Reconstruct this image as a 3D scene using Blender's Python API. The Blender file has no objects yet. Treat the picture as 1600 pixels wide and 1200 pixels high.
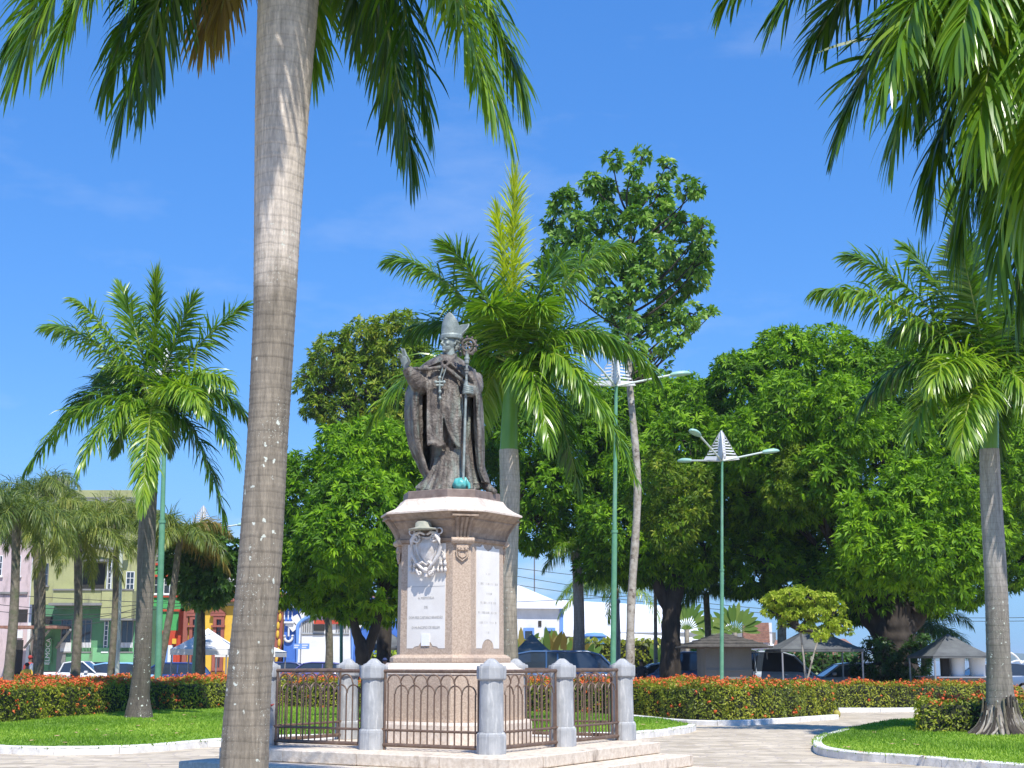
import bpy, math, random
import numpy as np
from mathutils import Vector, Matrix

SC = bpy.context.scene
COL = SC.collection
rng = np.random.default_rng(7)
random.seed(7)
R = math.radians

# ------------------------------------------------------------------ camera
PITCH = R(11.06); FPX = 2200.0; EYE = 1.65
cam_data = bpy.data.cameras.new('camera')
cam_data.sensor_width = 36.0; cam_data.lens = FPX / 1600 * 36
cam_data.clip_start = 0.1; cam_data.clip_end = 15000
cam = bpy.data.objects.new('camera', cam_data); COL.objects.link(cam)
cam.location = (0, 0, EYE); cam.rotation_euler = (R(90) + PITCH, 0, 0)
SC.camera = cam

# ------------------------------------------------------------------ sky, sun, exposure
SUN_EL, SUN_AZ = R(57), R(20)      # azimuth: to the right of straight behind the camera
sun_dir = Vector((math.sin(SUN_AZ) * math.cos(SUN_EL), -math.cos(SUN_AZ) * math.cos(SUN_EL), math.sin(SUN_EL)))
world = bpy.data.worlds.new('World'); SC.world = world; world.use_nodes = True
wn, wl = world.node_tree.nodes, world.node_tree.links
wn.clear()
sky = wn.new('ShaderNodeTexSky'); sky.sky_type = 'NISHITA'; sky.sun_disc = False
sky.sun_elevation = SUN_EL
sky.sun_rotation = math.atan2(sun_dir.x, sun_dir.y)
sky.altitude = 0; sky.air_density = 1.0; sky.dust_density = 0.0; sky.ozone_density = 4.0
hs = wn.new('ShaderNodeHueSaturation'); hs.inputs['Saturation'].default_value = 1.70; hs.inputs['Value'].default_value = 1.0
tint = wn.new('ShaderNodeMix'); tint.data_type = 'RGBA'; tint.blend_type = 'MULTIPLY'; tint.inputs[0].default_value = 1
tint.inputs[7].default_value = (1.38, 1.98, 2.95, 1)
tc = wn.new('ShaderNodeTexCoord')
mp = wn.new('ShaderNodeMapping'); mp.inputs['Scale'].default_value = (3.0, 3.0, 9.0)
ns = wn.new('ShaderNodeTexNoise'); ns.inputs['Scale'].default_value = 1.6; ns.inputs['Detail'].default_value = 8; ns.inputs['Roughness'].default_value = .6
rp = wn.new('ShaderNodeValToRGB'); rp.color_ramp.elements[0].position = .56; rp.color_ramp.elements[1].position = .78
sepz = wn.new('ShaderNodeSeparateXYZ')
low = wn.new('ShaderNodeMapRange'); low.inputs[1].default_value = .0; low.inputs[2].default_value = .17; low.inputs[3].default_value = 1.0; low.inputs[4].default_value = .13
mul = wn.new('ShaderNodeMath'); mul.operation = 'MULTIPLY'
cl = wn.new('ShaderNodeMix'); cl.data_type = 'RGBA'; cl.inputs[7].default_value = (7.2, 7.6, 8.2, 1)
bg = wn.new('ShaderNodeBackground'); bg.inputs['Strength'].default_value = 0.118
wo = wn.new('ShaderNodeOutputWorld')
gm = wn.new('ShaderNodeGamma'); gm.inputs[1].default_value = .5
wl.new(sky.outputs[0], gm.inputs[0]); wl.new(gm.outputs[0], hs.inputs['Color']); wl.new(hs.outputs[0], tint.inputs[6])
wl.new(tc.outputs['Generated'], mp.inputs[0]); wl.new(mp.outputs[0], ns.inputs['Vector']); wl.new(ns.outputs[0], rp.inputs[0])
wl.new(tc.outputs['Generated'], sepz.inputs[0]); wl.new(sepz.outputs[2], low.inputs[0])
wl.new(rp.outputs[0], mul.inputs[0]); wl.new(low.outputs[0], mul.inputs[1])
wl.new(mul.outputs[0], cl.inputs[0]); hz = wn.new('ShaderNodeMapRange'); hz.inputs[1].default_value = .0; hz.inputs[2].default_value = .14; hz.inputs[3].default_value = .85; hz.inputs[4].default_value = 0.0
hzm = wn.new('ShaderNodeMix'); hzm.data_type = 'RGBA'; hzm.inputs[7].default_value = (1.62, 3.45, 6.1, 1)
wl.new(sepz.outputs[2], hz.inputs[0]); wl.new(hz.outputs[0], hzm.inputs[0]); wl.new(tint.outputs[2], hzm.inputs[6]); wl.new(hzm.outputs[2], cl.inputs[6]); wl.new(cl.outputs[2], bg.inputs['Color'])
wl.new(bg.outputs[0], wo.inputs[0])

sd = bpy.data.lights.new('sun', 'SUN'); sd.energy = 4.9; sd.angle = R(0.53); sd.color = (1.0, 0.955, 0.88)
sun = bpy.data.objects.new('sun', sd); COL.objects.link(sun)
sun.rotation_euler = Vector(sun_dir).to_track_quat('Z', 'Y').to_euler()
sun.location = (10, -20, 40)
SC.view_settings.view_transform = 'Standard'; SC.view_settings.look = 'None'
SC.view_settings.exposure = 0.32; SC.view_settings.gamma = 1.0; SC.view_settings.use_curve_mapping = False
SC.cycles.max_bounces = 6; SC.cycles.transparent_max_bounces = 6

# ------------------------------------------------------------------ measuring helpers
cp, sp = math.cos(PITCH), math.sin(PITCH)
def P(px, py, Y):
    """World point on the plane y=Y that lies on the sight line through a photograph coordinate."""
    u = (px - 800) / FPX; v = (600 - py) / FPX
    t = Y / (cp - v * sp)
    return np.array([u * t, Y, EYE + (sp + v * cp) * t])
def G(px, py, z=0.0):
    u = (px - 800) / FPX; v = (600 - py) / FPX
    t = (z - EYE) / (sp + v * cp)
    return np.array([u * t, (cp - v * sp) * t, z])

# ------------------------------------------------------------------ mesh builder
class MB:
    def __init__(s, T=None):
        s.V = []; s.F = []; s.n = 0; s.T = T
    def add(s, V, F, m=0, smooth=False, v=0.5):
        V = np.asarray(V, float).reshape(-1, 3)
        if s.T is not None:
            T = np.array(s.T); V = V @ T[:3, :3].T + T[:3, 3]
        s.V.append(V)
        groups = {}
        if isinstance(F, np.ndarray): groups[F.shape[1]] = F
        else:
            for f in F: groups.setdefault(len(f), []).append(f)
        for k, a in groups.items():
            a = np.asarray(a, np.int64) + s.n
            vv = np.full(len(a), v) if np.isscalar(v) else np.asarray(v, float)
            s.F.append((a, np.full(len(a), m), np.full(len(a), smooth), vv))
        s.n += len(V); return s
    def box(s, x0, y0, z0, x1, y1, z1, m=0, b=0.0):
        x0, x1 = min(x0, x1), max(x0, x1); y0, y1 = min(y0, y1), max(y0, y1); z0, z1 = min(z0, z1), max(z0, z1)
        if b > 0 and min(x1-x0, y1-y0, z1-z0) > 2.2*b:
            V = []; 
            for (z, i) in ((z0, b), (z0+b, 0), (z1-b, 0), (z1, b)):
                V += [(x0+i, y0+i, z), (x1-i, y0+i, z), (x1-i, y1-i, z), (x0+i, y1-i, z)]
            F = [(3, 2, 1, 0), (12, 13, 14, 15)]
            for k in range(3):
                for j in range(4):
                    a = 4*k+j; c = 4*k+(j+1) % 4; F.append((a, c, c+4, a+4))
            return s.add(V, F, m)
        V = [(x0,y0,z0),(x1,y0,z0),(x1,y1,z0),(x0,y1,z0),(x0,y0,z1),(x1,y0,z1),(x1,y1,z1),(x0,y1,z1)]
        return s.add(V, [(3,2,1,0),(4,5,6,7),(0,1,5,4),(1,2,6,5),(2,3,7,6),(3,0,4,7)], m)
    def loft(s, rings, m=0, smooth=True, closed=True, caps=True, v=.5):
        rings = np.asarray(rings, float); a, n = rings.shape[:2]
        i = np.arange(a-1)[:, None]; j = np.arange(n if closed else n-1)[None, :]
        j2 = (j+1) % n
        F = np.stack([i*n+j, i*n+j2, (i+1)*n+j2, (i+1)*n+j], -1).reshape(-1, 4)
        s.add(rings.reshape(-1, 3), F, m, smooth, v)
        if caps and closed:
            s.add(rings[0], [tuple(range(n))[::-1]], m, False, v); s.add(rings[-1], [tuple(range(n))], m, False, v)
        return s
    def tube(s, path, rad, n=8, m=0, caps=True, smooth=True, v=.5, closed_path=False):
        p = np.asarray(path, float); k = len(p)
        rad = np.full(k, rad) if np.isscalar(rad) else np.asarray(rad, float)
        t = np.gradient(p, axis=0)
        if closed_path: t = np.roll(p, -1, 0) - np.roll(p, 1, 0)
        t /= np.linalg.norm(t, axis=1)[:, None] + 1e-12
        ref = np.array([0, 0, 1.0]) if abs(t[:, 2]).mean() < .8 else np.array([1.0, 0, 0])
        a = np.cross(t, ref); a /= np.linalg.norm(a, axis=1)[:, None] + 1e-12
        b = np.cross(t, a)
        th = np.linspace(0, 2*math.pi, n, endpoint=False)
        rings = p[:, None, :] + rad[:, None, None] * (np.cos(th)[None, :, None]*a[:, None, :] + np.sin(th)[None, :, None]*b[:, None, :])
        if closed_path: rings = np.concatenate([rings, rings[:1]]); caps = False
        return s.loft(rings, m, smooth, True, caps, v)
    def lathe(s, prof, n=24, c=(0, 0), m=0, smooth=True, rot=0.0, sx=1, sy=1, caps=True):
        th = np.linspace(0, 2*math.pi, n, endpoint=False) + rot
        rings = [[(c[0]+r*sx*math.cos(t), c[1]+r*sy*math.sin(t), z) for t in th] for r, z in prof]
        return s.loft(rings, m, smooth, True, caps)
    def polyprism(s, poly, z0, z1, m=0):
        n = len(poly)
        V = [(x, y, z0) for x, y in poly] + [(x, y, z1) for x, y in poly]
        F = [tuple(range(n))[::-1], tuple(range(n, 2*n))] + [(i, (i+1) % n, n+(i+1) % n, n+i) for i in range(n)]
        return s.add(V, F, m)
    def ell(s, c, r, n=12, k=8, m=0, v=.5):
        ph = np.linspace(-math.pi/2, math.pi/2, k)
        rings = [[(c[0]+r[0]*math.cos(p)*math.cos(t), c[1]+r[1]*math.cos(p)*math.sin(t), c[2]+r[2]*math.sin(p)) for t in np.linspace(0, 2*math.pi, n, endpoint=False)] for p in ph]
        return s.loft(rings, m, True, True, False, v)
    def mesh(s, name, off=(0, 0, 0), attr=False):
        me = bpy.data.meshes.new(name)
        if not s.V: return me
        V = np.concatenate(s.V) - np.asarray(off, float)
        me.vertices.add(len(V)); me.vertices.foreach_set('co', V.astype(np.float32).ravel())
        loops = np.concatenate([a.ravel() for a, *_ in s.F])
        tot = np.concatenate([np.full(len(a), a.shape[1]) for a, *_ in s.F])
        st = np.concatenate([[0], np.cumsum(tot)[:-1]])
        me.loops.add(len(loops)); me.loops.foreach_set('vertex_index', loops.astype(np.int32))
        me.polygons.add(len(tot)); me.polygons.foreach_set('loop_start', st.astype(np.int32)); me.polygons.foreach_set('loop_total', tot.astype(np.int32))
        me.polygons.foreach_set('material_index', np.concatenate([x[1] for x in s.F]).astype(np.int32))
        me.polygons.foreach_set('use_smooth', np.concatenate([x[2] for x in s.F]).astype(bool))
        if attr:
            at = me.attributes.new('v', 'FLOAT', 'FACE'); at.data.foreach_set('value', np.concatenate([x[3] for x in s.F]).astype(np.float32))
        me.update(calc_edges=True)
        return me

ROOTLOC = {}
def rootloc(o):
    while o.parent: o = o.parent
    return ROOTLOC.get(o.name, (0, 0, 0))
def tag(o, label=None, cat=None, group=None, kind=None):
    if label: o['label'] = label
    if cat: o['category'] = cat
    if group: o['group'] = group
    if kind: o['kind'] = kind
    return o
def thing(name, label, cat, loc, rz=0, group=None, local=False):
    o = bpy.data.objects.new(name, None); COL.objects.link(o)
    o.empty_display_size = .3
    o.location = [float(a) for a in loc]; o.rotation_euler = (0, 0, rz)
    ROOTLOC[o.name] = (0, 0, 0) if local else tuple(float(a) for a in loc)
    return tag(o, label, cat, group)
def obj(name, mb, mat, parent=None, label=None, cat=None, group=None, kind=None, loc=None, attr=False):
    off = rootloc(parent) if parent else (loc if loc is not None else (0, 0, 0))
    me = mb if isinstance(mb, bpy.types.Mesh) else mb.mesh(name, off, attr)
    if not me.materials:
        for m in (mat if isinstance(mat, (list, tuple)) else [mat]): me.materials.append(m)
    o = bpy.data.objects.new(name, me); COL.objects.link(o)
    if parent: o.parent = parent
    elif loc is not None: o.location = [float(a) for a in loc]
    return tag(o, label, cat, group, kind)
def dup(root, loc, rz=None, label=None):
    kids = list(root.children)
    r = root.copy(); COL.objects.link(r); r.location = [float(a) for a in loc]
    if rz is not None: r.rotation_euler = (0, 0, rz)
    if label: r['label'] = label
    def rec(src, dst):
        for ch in list(src.children):
            c = ch.copy(); COL.objects.link(c); c.parent = dst; rec(ch, c)
    rec(root, r)
    return r
def copy_part(o, loc=(0, 0, 0), rz=0.0, parent=None):
    c = o.copy(); COL.objects.link(c); c.parent = parent or o.parent
    c.location = loc; c.rotation_euler = (0, 0, rz); return c

# ------------------------------------------------------------------ materials
def new_mat(name):
    m = bpy.data.materials.new(name); m.use_nodes = True
    n = m.node_tree.nodes; l = m.node_tree.links
    return m, n, l, n['Principled BSDF']
def c4(c): return (c[0], c[1], c[2], 1)
def M(name, c1, c2=None, scale=4.0, rough=.7, metal=0.0, bump=0.0, bscale=40.0, stretch=(1, 1, 1), c3=None, s3=1.0, lo=.35, hi=.65, lo3=.5, hi3=.7, spec=.5, stretch3=None, coat=0):
    m, n, l, b = new_mat(name)
    b.inputs['Roughness'].default_value = rough; b.inputs['Metallic'].default_value = metal
    b.inputs['Specular IOR Level'].default_value = spec; b.inputs['Coat Weight'].default_value = coat
    tc = n.new('ShaderNodeTexCoord'); mp = n.new('ShaderNodeMapping'); mp.inputs['Scale'].default_value = stretch
    l.new(tc.outputs['Object'], mp.inputs[0])
    if c2 is None:
        b.inputs['Base Color'].default_value = c4(c1); c2 = None
        cur = None
    else:
        t = n.new('ShaderNodeTexNoise'); t.inputs['Scale'].default_value = scale; t.inputs['Detail'].default_value = 8; t.inputs['Roughness'].default_value = .62
        r = n.new('ShaderNodeValToRGB'); r.color_ramp.elements[0].position = lo; r.color_ramp.elements[1].position = hi
        r.color_ramp.elements[0].color = c4(c1); r.color_ramp.elements[1].color = c4(c2)
        l.new(mp.outputs[0], t.inputs['Vector']); l.new(t.outputs[0], r.inputs[0]); cur = r.outputs[0]
    if c3 is not None:
        mp3 = n.new('ShaderNodeMapping'); mp3.inputs['Scale'].default_value = stretch3 or stretch; mp3.inputs['Location'].default_value = (3.3, 1.7, 9.1)
        l.new(tc.outputs['Object'], mp3.inputs[0])
        t = n.new('ShaderNodeTexNoise'); t.inputs['Scale'].default_value = s3; t.inputs['Detail'].default_value = 7; t.inputs['Roughness'].default_value = .65
        r = n.new('ShaderNodeMapRange'); r.inputs[1].default_value = lo3; r.inputs[2].default_value = hi3
        x = n.new('ShaderNodeMix'); x.data_type = 'RGBA'; x.inputs[7].default_value = c4(c3)
        l.new(mp3.outputs[0], t.inputs['Vector']); l.new(t.outputs[0], r.inputs[0]); l.new(r.outputs[0], x.inputs[0])
        if cur is None: x.inputs[6].default_value = c4(c1)
        else: l.new(cur, x.inputs[6])
        cur = x.outputs[2]
    if cur is not None: l.new(cur, b.inputs['Base Color'])
    if bump > 0:
        t = n.new('ShaderNodeTexNoise'); t.inputs['Scale'].default_value = bscale; t.inputs['Detail'].default_value = 6
        bp = n.new('ShaderNodeBump'); bp.inputs['Strength'].default_value = min(1, bump); bp.inputs['Distance'].default_value = .02
        l.new(mp.outputs[0], t.inputs['Vector']); l.new(t.outputs[0], bp.inputs['Height']); l.new(bp.outputs[0], b.inputs['Normal'])
    return m
def leafmat(name, dark, mid, light, rough=.42, trans=.33, tcol=None, spec=.5):
    m, n, l, b = new_mat(name)
    a = n.new('ShaderNodeAttribute'); a.attribute_name = 'v'
    r = n.new('ShaderNodeValToRGB'); e = r.color_ramp.elements
    e[0].color = c4(dark); e[1].color = c4(light); x = e.new(.5); x.color = c4(mid)
    l.new(a.outputs['Fac'], r.inputs[0]); l.new(r.outputs[0], b.inputs['Base Color'])
    b.inputs['Roughness'].default_value = rough; b.inputs['Specular IOR Level'].default_value = spec
    t = n.new('ShaderNodeBsdfTranslucent')
    g = n.new('ShaderNodeMix'); g.data_type = 'RGBA'; g.blend_type = 'MULTIPLY'; g.inputs[0].default_value = 1
    g.inputs[7].default_value = c4(tcol or (1.25, 1.35, .55)); l.new(r.outputs[0], g.inputs[6]); l.new(g.outputs[2], t.inputs['Color'])
    mx = n.new('ShaderNodeMixShader'); mx.inputs[0].default_value = trans
    o = n['Material Output']; l.new(b.outputs[0], mx.inputs[1]); l.new(t.outputs[0], mx.inputs[2]); l.new(mx.outputs[0], o.inputs[0])
    return m

m_mango = leafmat('mango_leaf', (.045, .12, .006), (.13, .28, .008), (.28, .48, .015), rough=.55, spec=.25)
m_mango_y = leafmat('mango_leaf_flush', (.07, .13, .010), (.18, .29, .016), (.38, .40, .05), rough=.55, spec=.25)
m_dark = leafmat('dark_leaf', (.025, .065, .012), (.055, .14, .022), (.10, .21, .035))
m_tall = leafmat('tall_tree_leaf', (.045, .12, .016), (.14, .30, .035), (.32, .47, .09), rough=.5, spec=.35)
m_small = leafmat('small_tree_leaf', (.14, .23, .012), (.32, .42, .03), (.52, .56, .08), rough=.55, spec=.25)
m_palm = leafmat('palm_leaflet', (.035, .10, .010), (.14, .28, .015), (.36, .48, .035), rough=.33, trans=.36, spec=.7)
m_palm_new = leafmat('palm_new_leaflet', (.34, .42, .02), (.55, .62, .03), (.72, .72, .1), rough=.38, trans=.45)
m_palm_old = leafmat('palm_old_leaflet', (.16, .12, .03), (.28, .21, .05), (.36, .30, .09), rough=.5, trans=.4)
m_queen = leafmat('queen_palm_leaflet', (.05, .10, .02), (.17, .23, .03), (.38, .38, .08), rough=.45, trans=.3)
m_trav = leafmat('broad_leaf', (.07, .15, .03), (.14, .25, .05), (.28, .36, .1), rough=.4)
m_hedge = leafmat('ixora_leaf', (.08, .11, .012), (.23, .28, .016), (.42, .42, .03), rough=.5, trans=.25)
m_flower = leafmat('ixora_flower', (.60, .07, .02), (.80, .14, .03), (.90, .28, .07), rough=.6, trans=.2, tcol=(1, 1, 1))
m_grassb = leafmat('grass_blade', (.11, .22, .015), (.20, .36, .02), (.34, .48, .05), rough=.6, trans=.3)
m_dryleaf = M('dry_leaf', (.42, .25, .12), (.6, .42, .25), 8)
m_rachis = M('palm_rachis', (.30, .33, .07), (.20, .28, .05), 3, rough=.45)
m_shaft = M('crownshaft', (.10, .24, .03), (.17, .33, .05), 2, rough=.35, stretch=(1, 1, .3), c3=(.3, .3, .12), s3=1.2, lo3=.6, hi3=.8)
m_bark = M('mango_bark', (.022, .017, .013), (.06, .048, .038), 4, rough=.95, bump=.8, bscale=14, stretch=(1, 1, .3))  # bark darkened so its colour carries the shade under the crown
m_barkq = M('feathery_palm_bark', (.10, .085, .06), (.22, .19, .14), 6, rough=.95, bump=.5, bscale=16, c3=(.10, .12, .06), s3=3, lo3=.5, hi3=.7)
m_barkpale = M('pale_mottled_bark', (.26, .22, .17), (.48, .44, .38), 5, rough=.9, bump=.5, bscale=16, c3=(.13, .10, .08), s3=6, lo3=.55, hi3=.66)
# ------------------------------------------------------------------ special materials
def trunk_mat(name, pale, brown, zsplit, zfade, spots=1.0, ring=9.0):
    m, n, l, b = new_mat(name); b.inputs['Roughness'].default_value = .82
    tc = n.new('ShaderNodeTexCoord'); sep = n.new('ShaderNodeSeparateXYZ'); l.new(tc.outputs['Object'], sep.inputs[0])
    nz = n.new('ShaderNodeTexNoise'); nz.inputs['Scale'].default_value = 3; nz.inputs['Detail'].default_value = 8; l.new(tc.outputs['Object'], nz.inputs['Vector'])
    ad = n.new('ShaderNodeMath'); ad.operation = 'MULTIPLY_ADD'; ad.inputs[1].default_value = 1.6; l.new(nz.outputs[0], ad.inputs[0]); l.new(sep.outputs[2], ad.inputs[2])
    mr = n.new('ShaderNodeMapRange'); mr.inputs[1].default_value = zsplit+.8-zfade; mr.inputs[2].default_value = zsplit+.8+zfade; l.new(ad.outputs[0], mr.inputs[0])
    mx = n.new('ShaderNodeMix'); mx.data_type = 'RGBA'; mx.inputs[6].default_value = c4(brown); mx.inputs[7].default_value = c4(pale); l.new(mr.outputs[0], mx.inputs[0])
    # fine vertical grain and blotches
    mp = n.new('ShaderNodeMapping'); mp.inputs['Scale'].default_value = (14, 14, 2.2); l.new(tc.outputs['Object'], mp.inputs[0])
    g = n.new('ShaderNodeTexNoise'); g.inputs['Scale'].default_value = 3; g.inputs['Detail'].default_value = 10; g.inputs['Roughness'].default_value = .7; l.new(mp.outputs[0], g.inputs['Vector'])
    gr = n.new('ShaderNodeMapRange'); gr.inputs[1].default_value = .3; gr.inputs[2].default_value = .72; gr.inputs[3].default_value = .60; gr.inputs[4].default_value = 1.28; l.new(g.outputs[0], gr.inputs[0])
    m2 = n.new('ShaderNodeMix'); m2.data_type = 'RGBA'; m2.blend_type = 'MULTIPLY'; m2.inputs[0].default_value = 1; l.new(mx.outputs[2], m2.inputs[6]); l.new(gr.outputs[0], m2.inputs[7])
    # ring scars
    rz = n.new('ShaderNodeMath'); rz.operation = 'MULTIPLY_ADD'; rz.inputs[1].default_value = .10; l.new(nz.outputs[0], rz.inputs[0]); l.new(sep.outputs[2], rz.inputs[2])
    rm = n.new('ShaderNodeMath'); rm.operation = 'MULTIPLY'; rm.inputs[1].default_value = ring; l.new(rz.outputs[0], rm.inputs[0])
    fr = n.new('ShaderNodeMath'); fr.operation = 'FRACT'; l.new(rm.outputs[0], fr.inputs[0])
    rr = n.new('ShaderNodeMapRange'); rr.inputs[1].default_value = .0; rr.inputs[2].default_value = .16; rr.inputs[3].default_value = .62; rr.inputs[4].default_value = 1; l.new(fr.outputs[0], rr.inputs[0])
    m3 = n.new('ShaderNodeMix'); m3.data_type = 'RGBA'; m3.blend_type = 'MULTIPLY'; m3.inputs[0].default_value = .5; l.new(m2.outputs[2], m3.inputs[6]); l.new(rr.outputs[0], m3.inputs[7])
    # dark rain streaks and grey blotches
    mps = n.new('ShaderNodeMapping'); mps.inputs['Scale'].default_value = (7, 7, .55); l.new(tc.outputs['Object'], mps.inputs[0])
    st_ = n.new('ShaderNodeTexNoise'); st_.inputs['Scale'].default_value = 1.6; st_.inputs['Detail'].default_value = 9; st_.inputs['Roughness'].default_value = .65; l.new(mps.outputs[0], st_.inputs['Vector'])
    sr = n.new('ShaderNodeMapRange'); sr.inputs[1].default_value = .42; sr.inputs[2].default_value = .70; sr.inputs[3].default_value = 1.06; sr.inputs[4].default_value = .62; l.new(st_.outputs[0], sr.inputs[0])
    m3b = n.new('ShaderNodeMix'); m3b.data_type = 'RGBA'; m3b.blend_type = 'MULTIPLY'; m3b.inputs[0].default_value = 1; l.new(m3.outputs[2], m3b.inputs[6]); l.new(sr.outputs[0], m3b.inputs[7]); m3 = m3b
    # lichen spots
    dn = n.new('ShaderNodeTexNoise'); dn.inputs['Scale'].default_value = 17; dn.inputs['Detail'].default_value = 5; l.new(tc.outputs['Object'], dn.inputs['Vector'])
    dv = n.new('ShaderNodeVectorMath'); dv.operation = 'MULTIPLY_ADD'; dv.inputs[1].default_value = (.09, .09, .13); l.new(dn.outputs['Color'], dv.inputs[0]); l.new(tc.outputs['Object'], dv.inputs[2])
    vo = n.new('ShaderNodeTexVoronoi'); vo.inputs['Scale'].default_value = 10; l.new(dv.outputs[0], vo.inputs['Vector'])
    vr = n.new('ShaderNodeMapRange'); vr.inputs[1].default_value = .20; vr.inputs[2].default_value = .15; l.new(vo.outputs['Distance'], vr.inputs[0])
    sepc = n.new('ShaderNodeSeparateColor'); l.new(vo.outputs['Color'], sepc.inputs[0])
    th = n.new('ShaderNodeMapRange'); th.inputs[1].default_value = .62; th.inputs[2].default_value = .66; l.new(sepc.outputs[0], th.inputs[0])
    inv = n.new('ShaderNodeMapRange'); inv.inputs[1].default_value = zsplit-.2; inv.inputs[2].default_value = zsplit+.9; inv.inputs[3].default_value = spots; inv.inputs[4].default_value = 0; l.new(sep.outputs[2], inv.inputs[0])
    a1 = n.new('ShaderNodeMath'); a1.operation = 'MULTIPLY'; l.new(vr.outputs[0], a1.inputs[0]); l.new(th.outputs[0], a1.inputs[1])
    a2 = n.new('ShaderNodeMath'); a2.operation = 'MULTIPLY'; l.new(a1.outputs[0], a2.inputs[0]); l.new(inv.outputs[0], a2.inputs[1])
    v2 = n.new('ShaderNodeTexVoronoi'); v2.inputs['Scale'].default_value = 42; l.new(dv.outputs[0], v2.inputs['Vector'])
    v2r = n.new('ShaderNodeMapRange'); v2r.inputs[1].default_value = .22; v2r.inputs[2].default_value = .16; l.new(v2.outputs['Distance'], v2r.inputs[0])
    nn = n.new('ShaderNodeTexNoise'); nn.inputs['Scale'].default_value = 2.3; l.new(tc.outputs['Object'], nn.inputs['Vector'])
    n2 = n.new('ShaderNodeMapRange'); n2.inputs[1].default_value = .5; n2.inputs[2].default_value = .6; n2.inputs[4].default_value = .75; l.new(nn.outputs[0], n2.inputs[0])
    a3 = n.new('ShaderNodeMath'); a3.operation = 'MULTIPLY'; l.new(v2r.outputs[0], a3.inputs[0]); l.new(n2.outputs[0], a3.inputs[1])
    a4 = n.new('ShaderNodeMath'); a4.operation = 'MULTIPLY'; l.new(a3.outputs[0], a4.inputs[0]); l.new(inv.outputs[0], a4.inputs[1])
    a5 = n.new('ShaderNodeMath'); a5.operation = 'MAXIMUM'; l.new(a2.outputs[0], a5.inputs[0]); l.new(a4.outputs[0], a5.inputs[1])
    m4 = n.new('ShaderNodeMix'); m4.data_type = 'RGBA'; m4.inputs[7].default_value = (.62, .66, .58, 1); l.new(a5.outputs[0], m4.inputs[0]); l.new(m3.outputs[2], m4.inputs[6])
    l.new(m4.outputs[2], b.inputs['Base Color'])
    bp = n.new('ShaderNodeBump'); bp.inputs['Strength'].default_value = .5; bp.inputs['Distance'].default_value = .012
    bs = n.new('ShaderNodeMath'); bs.operation = 'ADD'; l.new(g.outputs[0], bs.inputs[0]); l.new(rr.outputs[0], bs.inputs[1]); l.new(bs.outputs[0], bp.inputs['Height'])
    l.new(bp.outputs[0], b.inputs['Normal'])
    return m

def paving_mat():
    m, n, l, b = new_mat('flagstone_paving'); b.inputs['Roughness'].default_value = .85
    tc = n.new('ShaderNodeTexCoord')
    vo = n.new('ShaderNodeTexVoronoi'); vo.inputs['Scale'].default_value = 3.2; l.new(tc.outputs['Object'], vo.inputs['Vector'])
    ve = n.new('ShaderNodeTexVoronoi'); ve.feature = 'DISTANCE_TO_EDGE'; ve.inputs['Scale'].default_value = 3.2; l.new(tc.outputs['Object'], ve.inputs['Vector'])
    sc = n.new('ShaderNodeSeparateColor'); l.new(vo.outputs['Color'], sc.inputs[0])
    r = n.new('ShaderNodeValToRGB'); e = r.color_ramp.elements
    e[0].color = (.42, .35, .25, 1); e[1].color = (.63, .54, .41, 1); x = e.new(.45); x.color = (.54, .46, .34, 1)
    l.new(sc.outputs[0], r.inputs[0])
    mp = n.new('ShaderNodeMapping'); mp.inputs['Scale'].default_value = (.22, 1.5, 1); l.new(tc.outputs['Object'], mp.inputs[0])
    ns = n.new('ShaderNodeTexNoise'); ns.inputs['Scale'].default_value = 1.5; ns.inputs['Detail'].default_value = 10; ns.inputs['Roughness'].default_value = .7; l.new(mp.outputs[0], ns.inputs['Vector'])
    nr = n.new('ShaderNodeMapRange'); nr.inputs[1].default_value = .32; nr.inputs[2].default_value = .68; nr.inputs[3].default_value = .62; nr.inputs[4].default_value = 1.22; l.new(ns.outputs[0], nr.inputs[0])
    mx = n.new('ShaderNodeMix'); mx.data_type = 'RGBA'; mx.blend_type = 'MULTIPLY'; mx.inputs[0].default_value = 1; l.new(r.outputs[0], mx.inputs[6]); l.new(nr.outputs[0], mx.inputs[7])
    er = n.new('ShaderNodeMapRange'); er.inputs[1].default_value = .0; er.inputs[2].default_value = .07; l.new(ve.outputs['Distance'], er.inputs[0])
    m2 = n.new('ShaderNodeMix'); m2.data_type = 'RGBA'; m2.inputs[6].default_value = (.42, .36, .30, 1); l.new(er.outputs[0], m2.inputs[0]); l.new(mx.outputs[2], m2.inputs[7])
    l.new(m2.outputs[2], b.inputs['Base Color'])
    bp = n.new('ShaderNodeBump'); bp.inputs['Strength'].default_value = .6; bp.inputs['Distance'].default_value = .01; l.new(er.outputs[0], bp.inputs['Height']); l.new(bp.outputs[0], b.inputs['Normal'])
    return m
m_paving = paving_mat()
m_lawn = M('lawn_soil_green', (.13, .26, .018), (.22, .37, .03), 1.2, rough=.95, c3=(.24, .26, .07), s3=3.5, lo3=.55, hi3=.75, bump=.6, bscale=60)
m_kerbw = M('whitewashed_kerb', (.62, .60, .56), (.85, .83, .80), 5, rough=.9, bump=.3, bscale=20, c3=(.34, .28, .25), s3=2.2, lo3=.60, hi3=.74)
m_granite = M('pink_granite', (.38, .28, .21), (.60, .48, .37), 45, rough=.65, c3=(.33, .24, .19), s3=1.6, lo3=.55, hi3=.8, bump=.12, bscale=90)
m_granite_pale = M('weathered_pale_granite', (.58, .49, .41), (.78, .68, .59), 20, rough=.8, c3=(.42, .34, .29), s3=2.4, lo3=.52, hi3=.78, bump=.2, bscale=60)
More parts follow.
